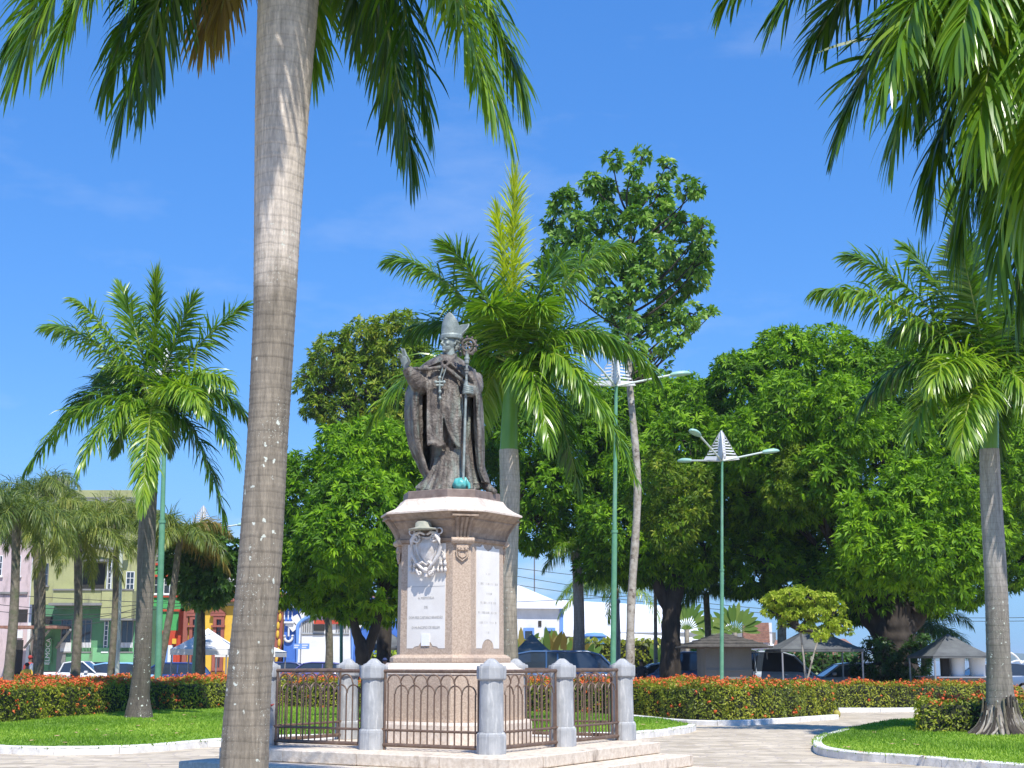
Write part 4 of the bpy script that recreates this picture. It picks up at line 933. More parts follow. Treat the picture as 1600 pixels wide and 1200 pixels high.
def trunk(parent, pts, rads, mat, name='trunk', n=24, dz=.15, ridge=0.0, sp_=.14, seed=0):
    p = smooth_path(pts, 12); L = np.concatenate([[0], np.cumsum(np.linalg.norm(np.diff(p, axis=0), axis=1))])
    k = max(8, int(L[-1]/dz)); s = np.linspace(0, L[-1], k); q = np.stack([np.interp(s, L, p[:, i]) for i in range(3)], 1)
    rl = np.interp(s/L[-1], np.linspace(0, 1, len(rads)) if np.isscalar(rads[0]) else [a for a, _ in rads], rads if np.isscalar(rads[0]) else [b for _, b in rads])
    if ridge:
        ph = (s/sp_+.18*np.sin(s*3.1+seed)) % 1.0; rl = rl+ridge*np.exp(-((ph-.08)/.09)**2)-ridge*.6*np.exp(-((ph-.2)/.05)**2)
    th_ = np.linspace(0, 2*math.pi, n, endpoint=False)
    ir = 1+.02*np.sin(3*th_+seed)
    rings = q[:, None, :]+np.stack([np.cos(th_)*ir, np.sin(th_)*ir, 0*th_], 1)[None]*rl[:, None, None]
    m = MB(); m.loft(rings); return obj(name, m, mat, parent)
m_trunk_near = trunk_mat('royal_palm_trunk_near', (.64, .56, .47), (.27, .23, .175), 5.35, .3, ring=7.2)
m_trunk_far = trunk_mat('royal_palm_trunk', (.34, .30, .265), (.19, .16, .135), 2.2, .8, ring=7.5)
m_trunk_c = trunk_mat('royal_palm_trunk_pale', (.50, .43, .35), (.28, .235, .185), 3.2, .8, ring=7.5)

# --- leaning foreground palm
b0 = P(378, 1330, 13.0); base = np.array([b0[0]-.02, 13.0, 0])
fg = thing('royal_palm', 'large foreground royal palm with a smooth grey ringed trunk crossing the whole left side', 'palm tree', base)
PY = [1330, 1200, 1050, 900, 700, 500, 380, 250, 120, 0, -110]
PC = [378, 381, 390, 404, 417, 428, 432, 437, 443, 450, 455]
PW = [84, 76, 69, 68, 63, 65, 70, 78, 87, 94, 97]
pts = [P(c, y, 13.0) for c, y in zip(PC, PY)]; pts[0][2] = 0.0
hgt = np.array([p[2] for p in pts]); rads = [((h-hgt[0])/(hgt[-1]-hgt[0]), w/2/FPX*13.0/(cp-(600-y_)/FPX*sp)) for h, w, y_ in zip(hgt, PW, PY)]
trunk(fg, pts, rads, m_trunk_near, n=48, dz=.016, ridge=.0035, sp_=.139)
C0 = pts[-1].copy(); top = C0+np.array([.02, 0, 1.15])
trunk(fg, [C0, C0+[.01, 0, .5], top], [.285, .25, .15], m_shaft, 'crownshaft', n=24)
FT = [(20, 60, .5, 1.8, 0, .3), (225, 140, .5, 1.9, 0, .1), (665, 170, -.2, 1.9, 0, .1), (620, 190, .9, 1.8, 0, .15), (812, 130, .1, 1.8, 0, .4), (765, 150, -.9, 1.8, 0, .6), (90, 70, -.9, 1.9, 0, .45), (345, 20, .5, 1.7, 1, .5), (170, 110, .3, 1.8, 0, .3), (28, 95, -.35, 1.9, .0, .5), (192, 170, -.05, 1.9, 0, .12), (318, 45, .9, 1.7, 1, .5), (488, 90, 1.5, 1.6, 0, .4), (643, 250, .35, 1.9, 0, .10), (788, 185, -.45, 1.9, 0, .5),
      (215, -60, -1.9, 1.6, 0, .5), (470, -420, -2.2, .9, 0, .5), (760, -60, -1.7, 1.8, 0, .5), (130, -40, 1.2, 1.7, 0, .4), (690, -30, 1.6, 1.7, 0, .4), (560, 40, 1.0, 1.8, 0, .3)]
for i, (x, y, dY, ar, old, v) in enumerate(FT):
    frond(fg, top+np.array([0, 0, -.1]), P(x, y, 13.0+dY), ar, .92, 210, 100+i, drop=.72, width=.036, K=7, mat=m_palm_old if old else m_palm, plume=.5, v0=v, rr=.032, label='yellowing old frond' if old else None, tipL=.6)  # tone per frond: low values paint the backlit, shaded ones
frond(fg, top, top+np.array([.2, .1, 3.3]), .0, .5, 50, 140, drop=.1, width=.04, K=4, mat=m_palm_new)

# --- foreground palm to the right, trunk just outside the picture
fr_ = thing('royal_palm', 'foreground royal palm whose dark hanging fronds fill the top right corner', 'palm tree', (5.05, 11.6, 0))
c2 = P(1672, -190, 11.6)
trunk(fr_, [np.array([5.3, 11.6, 0]), np.array([5.2, 11.6, 3.0]), np.array([c2[0]+.05, 11.6, c2[2]-1.4])], [.26, .22, .24], m_trunk_near, n=32, dz=.05, ridge=.003)
trunk(fr_, [np.array([c2[0]+.05, 11.6, c2[2]-1.4]), c2+[.0, 0, .1]], [.23, .13], m_shaft, 'crownshaft')
for i, (x, y, dY, ar, v, L, dr) in enumerate([(1132, 0, .3, 1.6, .4, .5, 1.0), (1320, 190, .4, 1.5, .1, .78, .5), (1275, 60, .9, 1.5, .15, .7, .5), (1215, 20, .2, 1.5, .25, .6, .8), (1400, 215, -.2, 1.6, .4, .74, .8), (1455, 290, .2, 1.5, .12, .78, .7), (1385, 120, -1.2, 1.5, .5, .72, .9), (1440, 150, 1.0, 1.4, .1, .75, .8), (1500, 365, .3, 1.4, .15, .80, .9), (1560, 400, -.6, 1.4, .3, .80, 1.2), (1530, 200, -1.4, 1.4, .55, .80, 1.2), (1600, 330, -1.3, 1.3, .6, .80, 1.3), (1540, 300, .9, 1.5, .08, .76, .9), (1640, 450, .2, 1.2, .15, .78, 1.0), (1500, 60, -1.6, 1.3, .5, .75, 1.0), (1760, 200, .3, 1.4, .4, .8, 1), (1850, 100, -.6, 1.4, .4, .8, 1), (1430, 20, 1.6, 1.3, .1, .75, .8), (1585, 160, 1.5, 1.2, .08, .75, .9), (1660, 200, -2.0, 1.0, .5, .75, 1.1), (1680, 480, .9, 1.2, .1, .8, 1.1), (1590, 460, .6, 1.2, .1, .78, 1.0)]):
    frond(fr_, c2, P(x, y, 11.6+dY), ar*.8, L*1.2, 190, 200+i, drop=dr*.7, width=.038, K=7, plume=.4, v0=v, rr=.034, tipL=.6)  # rear fronds get darker leaf values, shade put into the colour

# --- left royal palm on the lawn
def royal(label, Y, basepx, trunkpts, trw, shaft, crown, specs, spear, seed, L=.92, z0=LZ, n=135, tm=None, K=4):
    b = P(basepx[0], basepx[1], Y); b[2] = z0
    r = thing('royal_palm', label, 'palm tree', b)
    pts = [b]+[P(x, y, Y) for x, y in trunkpts]
    pp = [p if isinstance(p, np.ndarray) else np.array(p) for p in pts]; hg = np.array([p[2] for p in pp])
    rd = [((h-hg[0])/(hg[-1]-hg[0]), w/2*Y/FPX) for h, w in zip(hg, trw)]
    trunk(r, pp, rd, tm or m_trunk_far, dz=.04, ridge=.004, seed=seed)
    if shaft: trunk(r, [P(x, y, Y) for x, y, w in shaft], [w/2*Y/FPX for x, y, w in shaft], m_shaft, 'crownshaft')
    c = P(crown[0], crown[1], Y)
    # small tuft of old flower stalks under the crown
    for i, sp__ in enumerate(specs):
        x, y, dY, ar = sp__[:4]; v = sp__[4] if len(sp__) > 4 else .5; mt = sp__[5] if len(sp__) > 5 else None; dr = sp__[6] if len(sp__) > 6 else .8
        frond(r, c+np.array([0, .03*dY, -.05*(y > crown[1])]), P(x, y, Y+dY), ar, L, n, seed*50+i, drop=dr, width=.055, K=K, plume=.5, v0=v, mat=mt, rr=.03)  # leaf tone also carries crown shade: rear fronds mostly darker
    if spear:
        x, y, mt, Ls, dr = spear; frond(r, c, P(x, y, Y), 0.0, Ls*1.25, int(n*1.5), seed*50+40, drop=dr, width=.05, K=K, mat=mt, plume=1.6, v0=.6, tipL=1.0, base=.25, amul=.55)
    if seed == 4: frond(r, c, P(778, 335, Y-.2), .0, .55, 120, 271, drop=.5, width=.045, K=K, mat=m_palm_new, plume=1.6, v0=.4, tipL=1.0, base=.35, amul=.6)
    return r
m_trunk_l = trunk_mat('shade_toned_royal_trunk', (.20, .165, .135), (.12, .10, .08), 2.2, .8, ring=7.5)  # darker copy of the trunk; shade put into its colours
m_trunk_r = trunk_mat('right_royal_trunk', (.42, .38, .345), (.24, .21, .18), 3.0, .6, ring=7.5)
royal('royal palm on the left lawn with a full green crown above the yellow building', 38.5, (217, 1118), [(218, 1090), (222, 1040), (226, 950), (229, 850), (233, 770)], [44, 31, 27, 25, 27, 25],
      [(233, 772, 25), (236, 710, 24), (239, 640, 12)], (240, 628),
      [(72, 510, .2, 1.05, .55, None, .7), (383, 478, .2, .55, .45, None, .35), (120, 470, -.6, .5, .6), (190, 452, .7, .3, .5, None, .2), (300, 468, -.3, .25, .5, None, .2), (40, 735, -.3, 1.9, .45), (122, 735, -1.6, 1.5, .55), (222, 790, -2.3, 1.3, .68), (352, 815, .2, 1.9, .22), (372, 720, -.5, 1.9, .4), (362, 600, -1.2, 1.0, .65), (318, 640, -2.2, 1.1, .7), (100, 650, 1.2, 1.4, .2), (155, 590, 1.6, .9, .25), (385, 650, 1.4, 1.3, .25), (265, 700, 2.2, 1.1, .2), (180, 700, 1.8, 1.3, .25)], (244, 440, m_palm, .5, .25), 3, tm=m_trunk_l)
royal('tall royal palm standing directly behind the bishop statue with a bright yellow spear leaf', 33.5, (797, 1140), [(797, 1050), (796, 950), (797, 850), (797, 760), (795, 703)], [40, 27, 23, 26, 32, 30],
      [(795, 704, 29), (797, 640, 25), (801, 560, 14)], (802, 566),
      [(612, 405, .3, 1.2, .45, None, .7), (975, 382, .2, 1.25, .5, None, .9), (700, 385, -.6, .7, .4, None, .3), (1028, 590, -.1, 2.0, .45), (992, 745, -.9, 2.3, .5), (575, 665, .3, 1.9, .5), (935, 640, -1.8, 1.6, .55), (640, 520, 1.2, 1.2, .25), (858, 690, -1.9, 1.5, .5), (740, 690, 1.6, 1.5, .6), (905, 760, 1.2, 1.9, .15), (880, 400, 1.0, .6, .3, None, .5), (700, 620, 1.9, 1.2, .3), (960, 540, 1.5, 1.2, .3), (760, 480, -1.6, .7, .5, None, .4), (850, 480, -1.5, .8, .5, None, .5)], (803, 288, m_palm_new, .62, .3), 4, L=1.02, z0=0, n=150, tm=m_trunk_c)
royal('royal palm on the right lawn with a flared root mass and pale ringed trunk', 30.0, (1566, 1155), [(1564, 1105), (1561, 1040), (1556, 900), (1549, 780), (1546, 702)], [86, 44, 36, 34, 33, 30],
      [(1546, 703, 28), (1547, 660, 26), (1546, 590, 13)], (1545, 592),
      [(1275, 455, -.2, 1.25, .5, None, 1.0), (1330, 400, .6, .9, .4, None, .6), (1418, 690, -1.2, 1.4, .6, None, .7), (1345, 640, .8, 1.6, .15), (1455, 600, -2.0, 1.0, .7), (1500, 700, -2.2, 1.0, .6), (1700, 600, -.3, 1.6, .5), (1690, 480, .3, 1.2, .5), (1640, 420, -.8, .6, .5, None, .3), (1400, 520, 1.6, 1.1, .25), (1730, 700, -.8, 1.6, .4), (1600, 500, 1.6, .9, .3), (1560, 700, 2.0, 1.3, .2), (1420, 390, .7, .5, .5, None, .4), (1500, 380, -1.0, .3, .4, None, .3), (1640, 680, -1.6, 1.3, .5)], (1487, 312, m_palm, .5, .25), 5, L=.98, n=140, tm=m_trunk_r)
rp_ = [o for o in bpy.data.objects if o.get('label', '').startswith('royal palm on the right lawn')][0]; bb = P(1566, 1155, 30.0)
rgr = np.random.default_rng(77)
for k in range(110):
    a = rgr.uniform(0, 2*math.pi); h = rgr.uniform(.25, .85)**1.2; bend = rgr.uniform(-.25, .25); fl_ = lambda z: .30+.36*math.exp(-z/.22)
    zs = np.linspace(h, 0, 6); p_ = [np.array([bb[0]+(fl_(z)+.02)*math.cos(a+bend*(1-z/h)), 30+(fl_(z)+.02)*math.sin(a+bend*(1-z/h)), z+LZ]) for z in zs]
    m = MB(); m.tube(p_, np.linspace(.018, .034, 6)*rgr.uniform(.8, 1.4), 5); obj('root', m, (m_bark, m_barkq, m_bark, m_barkpale)[k % 4], rp_)
m_x = 0
# --- feathery queen palms behind the left lawn and others far off
def queen(label, Y, px, ytop, w, seed, n=11, spread=2.6, lean=0, old=0, mat=None, tm=None, hue=.5, L=.72, group='slender feathery palms along the street'):
    r_ = np.random.default_rng(seed); b = P(px, 1060, Y); b[2] = 0
    r = thing('feather_palm', label, 'palm tree', b, group=group); t0 = P(px+lean, ytop, Y)
    trunk(r, [b, (b+t0)/2+np.array([.1, 0, 0]), t0], [w*1.25, w, w*.9], tm or m_barkq, n=12, dz=.12, ridge=.008, seed=seed)
    for i in range(n):
        a = 2*math.pi*i/n+r_.uniform(-.3, .3); el = r_.uniform(-.7, .9); q = t0+np.array([math.cos(a)*spread*math.cos(el*.6), math.sin(a)*spread*math.cos(el*.6), spread*(.55*el-.35)])
        frond(r, t0, q, spread*.5, L*1.15, 105, seed*31+i, drop=.9, width=.032, K=3, plume=.8, v0=hue+r_.uniform(-.15, .15), mat=(m_palm_old if i < old else (mat or m_queen)), rr=.022)
    return r
queen('feathery palm at the left edge with a shaggy trunk', 50, 12, 800, .16, 11, n=13, spread=2.3, lean=14, hue=.35)
queen('feathery yellow-green palm in front of the green balcony building', 54, 117, 835, .16, 12, n=14, spread=2.5, lean=4, hue=.55)
queen('feathery palm rising between the roof of the pink house and the green balcony building', 57, 62, 800, .14, 21, n=15, spread=2.5, lean=2, hue=.6)
queen('feathery palm with yellowish fronds beside the left royal palm trunk', 59, 172, 808, .13, 22, n=14, spread=2.4, lean=10, hue=.6)
queen('feathery palm just right of the green lamp pole with brownish old fronds', 56, 240, 835, .14, 13, n=13, spread=2.1, lean=42, old=4, hue=.5)
queen('feathery palm rising over the green building roof at far left', 60, 60, 770, .15, 14, n=12, spread=2.6, lean=-8, hue=.3)
queen('slim dark trunk palm right of the statue with drooping green fronds', 62, 901, 862, .24, 15, n=5, spread=1.6, mat=m_palm, tm=m_trunk_far, hue=.4)
queen('far palm with yellow-green fronds in front of the white warehouse', 74, 962, 915, .15, 16, n=13, spread=3.1, mat=m_palm, hue=.7)
queen('small palm with a pale trunk before the blue arched building', 72, 512, 950, .19, 17, n=9, spread=1.1, mat=m_palm, hue=.2, L=.35)
queen('slim palm trunk behind the right lamp post', 64, 1103, 925, .15, 18, n=5, spread=1.2, mat=m_palm, hue=.3)
queen('dark palm fronds behind the big mango trunk near the water', 66, 1440, 985, .15, 19, n=11, spread=2.6, mat=m_dark, hue=.4)
queen('pale mottled palm trunk beside the white market tents', 60, 310, 880, .16, 20, n=6, spread=1.2, hue=.3, old=2)

# ================================================================== BROADLEAF TREES
def rosettes(lobes, dens, leaf, seed, nleaf=10, ratio=.25, droop=.6, inner=.22, cut=.72, v0=.5, vs=.18, flat=0.0, ymask=None):
    r = np.random.default_rng(seed); C = np.array([l[:3] for l in lobes]); Rr = np.array([l[3] for l in lobes]); ps, ns_ = [], []
    for i, (c, rad) in enumerate(zip(C, Rr)):
        n = int(4*math.pi*rad*rad*dens); d = r.normal(0, 1, (n, 3)); d /= np.linalg.norm(d, axis=1)[:, None]
        q = c+d*rad*np.array([1, 1, 1-flat])*(1+r.normal(0, .07, n)+.07*np.sin(d[:, 0]*7+i)*np.cos(d[:, 2]*6+i*2))[:, None]
        dist = np.linalg.norm((q[:, None]-C[None])/np.array([1, 1, 1-flat]), axis=2)/Rr[None]; dist[:, i] = 9
        k = (dist.min(1) > cut) | (r.random(n) < inner); ps.append(q[k]); ns_.append(d[k])
    p = np.concatenate(ps); nv = np.concatenate(ns_); n = len(p)
    nv = nv+r.normal(0, .35, (n, 3))+np.array([0, 0, .2]); nv /= np.linalg.norm(nv, axis=1)[:, None]
    A = np.cross(nv, r.normal(0, 1, (n, 3))); A /= np.linalg.norm(A, axis=1)[:, None]; B = np.cross(nv, A)
    ph = np.linspace(0, 2*math.pi, nleaf, endpoint=False)[None]+r.uniform(0, 6, (n, 1))+r.normal(0, .25, (n, nleaf))
    el = r.uniform(.15, 1.0, (n, nleaf))
    D = (A[:, None]*np.cos(ph)[..., None]+B[:, None]*np.sin(ph)[..., None])*np.cos(el)[..., None]+nv[:, None]*np.sin(el)[..., None]
    L = leaf*(.7+.55*r.random((n, nleaf, 1)))
    D = D-np.array([0, 0, .25])*droop; D /= np.linalg.norm(D, axis=2)[..., None]
    Dm = D; Dt = D-np.array([0, 0, 1.0])*droop; Dt /= np.linalg.norm(Dt, axis=2)[..., None]
    W = np.cross(D, nv[:, None]+r.normal(0, .3, (n, nleaf, 3))); W /= np.linalg.norm(W, axis=2)[..., None]+1e-9; W = W*L*ratio*.5
    p0 = p[:, None]+0*D; pm = p0+Dm*L*.5; pt = pm+Dt*L*.5
    V = np.stack([p0, pm-W, pt, pm+W], 2).reshape(-1, 3)
    cl = .5*np.sin(p[:, 0]*.8+seed)+.5*np.cos(p[:, 2]*.9+p[:, 1]*.5)
    vv = np.clip(v0+vs*.6*cl[:, None]+r.normal(0, vs, (n, 1))+r.normal(0, vs*.5, (n, nleaf)), 0, 1).ravel()
    return V, np.arange(len(V)).reshape(-1, 4), vv
def lob(px, py, r, Y, dY=0.0): c = P(px, py, Y+dY); return (c[0], c[1], c[2], r*(Y+dY)/FPX)
def branches_on(root, name, Y, lobes_px, mat, seed, dens, leaf, **kw):
    V, F, vv = rosettes([lob(*l[:3], Y, *(l[3:] if len(l) > 3 else ())) for l in lobes_px], dens, leaf, seed, **kw); m = MB(); m.add(V, F, 0, False, vv); return obj(name, m, mat, root, attr=True, kind='stuff')
def tree(name, label, Y, lobes_px, trunks, mat, bark, seed, dens=9, leaf=.36, cat='tree', group=None, fill=True, sub=5, nodes=False, **kw):
    lobes = [lob(*l[:3], Y, *(l[3:] if len(l) > 3 else ())) for l in lobes_px]
    # give the crown depth behind and break big lobes into smaller knobs
    r = np.random.default_rng(seed); ext = []
    for (x, y, z, R_) in lobes:
        for _ in range(sub):
            d = r.normal(0, 1, 3); d[1] = -abs(d[1])*.6 if r.random() < .6 else d[1]; d /= np.linalg.norm(d); f = r.uniform(.28, .48); ext.append((x+d[0]*R_*.78, y+d[1]*R_*.8, z+d[2]*R_*.75, R_*f))
    if fill: ext += [(x+r.uniform(-.5, .5), y+R_*1.0, z-.2, R_*.95) for (x, y, z, R_) in lobes]+[(x+r.uniform(-.5, .5), y+R_*1.9, z-.3, R_*.9) for (x, y, z, R_) in lobes]
    tp = trunks[0]; b = P(tp[0][0], tp[0][1], Y); b[2] = 0
    root = thing(name, label, cat, b, group=group)
    alll = lobes+ext
    V, F, vv = rosettes(alll, dens, leaf, seed, **kw)
    m = MB(); m.add(V, F, 0, False, vv); obj('crown', m, mat, root, attr=True, kind='stuff')
    for i, tp in enumerate(trunks):
        pp = [P(x, y, Y+(q[0] if q else 0)) for x, y, w, *q in tp]
        if i == 0: pp[0] = b.copy()
        w = [a[2]*Y/FPX/2 for a in tp]; path = smooth_path(pp, 8); rad = np.interp(np.linspace(0, 1, len(path)), np.linspace(0, 1, len(w)), w)
        rad = rad*(1+.06*np.sin(np.arange(len(path))*1.7))
        m = MB(); m.tube(path, rad, 12); obj('trunk' if i == 0 else 'limb', m, bark, root)
    # boughs reaching into the crown
    m = MB(); src = [P(tp[-1][0], tp[-1][1], Y) for tp in trunks]+([P(a[0], a[1], Y) for a in smooth_path([q_[:2] for q_ in trunks[0][-4:]], 6)] if nodes else [])
    for (x, y, z, R_) in lobes:
        q = np.array([x, y, z]); s = min(src, key=lambda a: np.linalg.norm(a-q)+(2.0 if a[2] > z-.3 else 0)+(.8*abs((z-a[2])-.9*math.hypot(x-a[0], y-a[1])) if nodes else 0)); mid = (s+q)/2+np.array([r.normal(0, .1), 0, (-.16 if nodes else .12)])*np.linalg.norm(s-q)
        m.tube(bez(s, mid, q, np.linspace(0, 1, 8)), (np.linspace(.055, .015, 8) if nodes else np.linspace(.11, .03, 8)*(Y/60)), 6)
        for _ in range(4):
            d = r.normal(0, 1, 3); d /= np.linalg.norm(d); m.tube([q, q+d*R_*.5, q+d*R_*.9-np.array([0, 0, .05])], [.035, .02, .008], 4)
    obj('boughs', m, m_bark, root); return root
tree('mango_tree', 'round bright green mango tree with a forked trunk left of the pedestal', 58,
     [(490, 775, 52), (462, 860, 42), (545, 722, 52), (615, 712, 50, 1), (655, 775, 50, 1), (560, 810, 78, -2), (500, 900, 48), (592, 905, 55), (648, 880, 52), (540, 925, 36), (455, 735, 26), (640, 830, 50, 0), (450, 905, 30), (580, 690, 34), (520, 850, 60, -2.4)],
     [[(565, 1062, 26), (566, 1020, 22), (556, 985, 14), (545, 930, 10)], [(566, 1040, 18, .2), (585, 985, 15), (600, 930, 10)]], m_mango, m_bark, 31, dens=10, vs=.26)
tree('mango_tree', 'yellowish flushing mango tree rising behind the round one, left of the statue', 68,
     [(520, 548, 26), (540, 575, 26), (565, 522, 26), (598, 520, 24), (630, 515, 28), (612, 550, 34), (484, 590, 18), (498, 612, 16), (505, 575, 18), (560, 590, 30), (585, 625, 34), (645, 580, 40), (630, 640, 40), (600, 670, 44), (492, 632, 14), (515, 655, 16), (540, 640, 26), (555, 675, 30), (650, 690, 50)],
     [[(600, 1050, 24), (600, 900, 22), (595, 700, 16)]], m_mango_y, m_bark, 32, dens=7, inner=.1, v0=.45, vs=.25, sub=7)
tree('mango_tree', 'dark green tree mass behind the palm, just right of the statue', 62,
     [(830, 680, 55), (860, 760, 55), (815, 610, 45), (845, 815, 38), (905, 700, 60), (890, 790, 48, 1), (760, 640, 60, 3), (740, 740, 60, 3), (930, 640, 45)],
     [[(797, 1050, 16), (797, 950, 16), (800, 830, 14)]], m_mango, m_bark, 33, dens=8, v0=.42)
t34 = tree('mango_tree', 'tall mango tree with a thick forked trunk left of the stone kiosk', 60,
     [(1040, 640, 45, 4), (970, 650, 50, 2), (1075, 690, 52), (1005, 740, 55), (1095, 770, 55), (1040, 830, 60), (965, 830, 55), (1100, 855, 42), (1000, 870, 36), (1085, 890, 24), (945, 870, 28), (1050, 880, 30), (960, 720, 50, 3), (1130, 700, 50, 2), (1010, 610, 34, 5), (1090, 640, 42, 2), (1125, 640, 36, 3), (1075, 610, 24, 4)],
     [[(1046, 1062, 36), (1048, 1010, 30), (1050, 950, 28), (1062, 900, 24)], [(1050, 960, 22, .3), (1030, 920, 18), (1015, 870, 14)]], m_mango, m_bark, 34, dens=9, v0=.45, vs=.27)
t35 = tree('mango_tree', 'huge spreading mango tree with a massive dark trunk at right', 60,
     [(1165, 605, 55, 1), (1230, 572, 55, 1), (1290, 560, 50, 1), (1350, 600, 65), (1425, 600, 75), (1205, 690, 65), (1285, 680, 70, -2), (1380, 720, 80, -2), (1480, 680, 75), (1560, 720, 70), (1160, 770, 52), (1225, 800, 66, 2), (1300, 830, 70, 2), (1400, 850, 75, 1), (1500, 825, 70), (1185, 872, 48), (1260, 905, 45), (1360, 915, 46), (1440, 905, 50), (1510, 905, 34), (1200, 525+40, 25, 1), (1560, 820, 45, 1), (1250, 750, 60, -3), (1355, 880, 38, -4), (1440, 860, 40, -8), (1500, 870, 36, -7), (1230, 640, 50, -4), (1320, 650, 55, -5), (1170, 690, 45, -4), (1290, 740, 45, -5)],
     [[(1400, 1068, 78), (1400, 1020, 66), (1398, 975, 62), (1385, 920, 50)], [(1396, 1000, 44, -.2), (1365, 965, 40), (1325, 915, 30)], [(1405, 990, 40, .2), (1440, 945, 34), (1455, 890, 26)]], m_mango, m_bark, 35, dens=9, v0=.48, vs=.27)
branches_on(t35, 'front_branches', 53, [(1425, 795, 46), (1395, 880, 40), (1475, 765, 46), (1345, 845, 34), (1440, 870, 42), (1500, 850, 34), (1370, 800, 34), (1490, 915, 24), (1455, 925, 22), (1530, 780, 30), (1330, 790, 20), (1410, 750, 30)], m_mango, 36, 12, .34, v0=.62, vs=.27)
tree('mango_tree', 'mango tree at the right edge behind the royal palm', 68,
     [(1600, 870, 40), (1610, 770, 65), (1650, 700, 85), (1580, 650, 60), (1640, 820, 60), (1590, 560, 60), (1680, 600, 80)],
     [[(1680, 1062, 40), (1680, 950, 36), (1660, 850, 30)]], m_mango, m_bark, 37, dens=7, v0=.5)
branches_on(t34, 'flushing_branches', 56, [(1040, 755, 34), (1075, 790, 34), (1010, 790, 30), (1050, 820, 38), (1090, 745, 20), (1030, 720, 18)], m_mango_y, 38, 13, .28, v0=.35, vs=.25)
branches_on(t35, 'yellow_branches', 55.5, [(1250, 735, 40), (1225, 760, 30), (1280, 755, 30), (1240, 705, 18), (1265, 780, 22)], m_small, 39, 16, .2, v0=.1)
# tall slender tree with open crown
tl = []
rr_ = np.random.default_rng(91)
for (x, y, r_) in ((960, 245, 16), (1000, 238, 18), (1040, 262, 20), (985, 265, 14), (920, 290, 18), (885, 318, 24), (945, 300, 22), (990, 300, 26), (1030, 300, 26), (1075, 290, 20), (1090, 298, 12), (860, 340, 18), (900, 350, 28), (945, 345, 30), (990, 345, 32), (1035, 345, 28), (1070, 350, 22), (1100, 360, 20), (870, 380, 26), (920, 395, 30), (970, 400, 30), (1025, 395, 34), (1070, 400, 32), (1105, 385, 16), (860, 420, 22), (1000, 440, 30), (1050, 450, 34), (1092, 440, 22), (975, 465, 24), (1030, 490, 26), (1075, 485, 26), (1110, 488, 14), (960, 500, 18), (1020, 520, 16), (1075, 510, 16), (985, 430, 24), (1090, 410, 20), (940, 430, 24), (890, 425, 22), (1035, 550, 12), (1010, 505, 18), (1020, 548, 12), (1055, 530, 14), (1000, 540, 12), (965, 530, 14), (1040, 575, 8), (945, 470, 20), (985, 500, 20)):
    tl.append((x+rr_.uniform(-5, 5), y+rr_.uniform(-5, 5), r_*rr_.uniform(.6, .85), rr_.uniform(-1.3, 1.3)))
tall = tree('tall_tree', 'tall slender open-crowned tree with a pale mottled trunk reaching above all others', 50, tl,
     [[(984, 1075, 14), (986, 950, 13), (996, 760, 12), (984, 600, 10), (983, 520, 9), (985, 430, 7), (985, 340, 5)]], m_tall, m_barkpale, 40, dens=17, leaf=.28, fill=False, nleaf=7, ratio=.42, v0=.5, sub=3, inner=.3, droop=.7, nodes=True, vs=.27)
tree('small_tree', 'small yellow-green umbrella-shaped tree in front of the grey tent', 50,
     [(1212, 938, 17), (1235, 930, 20), (1262, 932, 20), (1290, 936, 16), (1308, 950, 12), (1235, 958, 16), (1275, 958, 20), (1312, 975, 15), (1200, 955, 9), (1295, 985, 15), (1325, 985, 8), (1260, 980, 12), (1225, 975, 8), (1280, 995, 10, -1)],
     [[(1262, 1066, 4), (1255, 1020, 3.5), (1250, 985, 3)], [(1262, 1060, 3), (1275, 1010, 2.5), (1290, 970, 2)]], m_small, m_barkpale, 41, dens=34, leaf=.15, v0=.65, fill=False, nleaf=7, ratio=.4, sub=3, flat=.5)
tree('broadleaf_tree', 'dense dark round mango sapling beside the second green lamp pole', 58,
     [(285, 865, 26), (320, 850, 30), (350, 865, 26), (300, 900, 28), (340, 905, 26), (365, 880, 14), (310, 930, 18), (270, 890, 14), (330, 930, 16)],
     [[(318, 1060, 7), (318, 1000, 6), (316, 930, 6)]], m_dark, m_bark, 42, dens=12, leaf=.36, fill=False, v0=.65, ratio=.34, vs=.3)
tree('dark_shrub', 'dark tangled shrub round the foot of the massive mango trunk', 58,
     [(1375, 1030, 26), (1425, 1035, 26), (1350, 1045, 16), (1440, 1010, 18), (1400, 1050, 20), (1360, 1015, 14)],
     [[(1380, 1070, 5), (1380, 1050, 5), (1378, 1035, 4)]], m_dark, m_bark, 43, dens=12, leaf=.26, fill=False, cat='shrub', v0=.2)
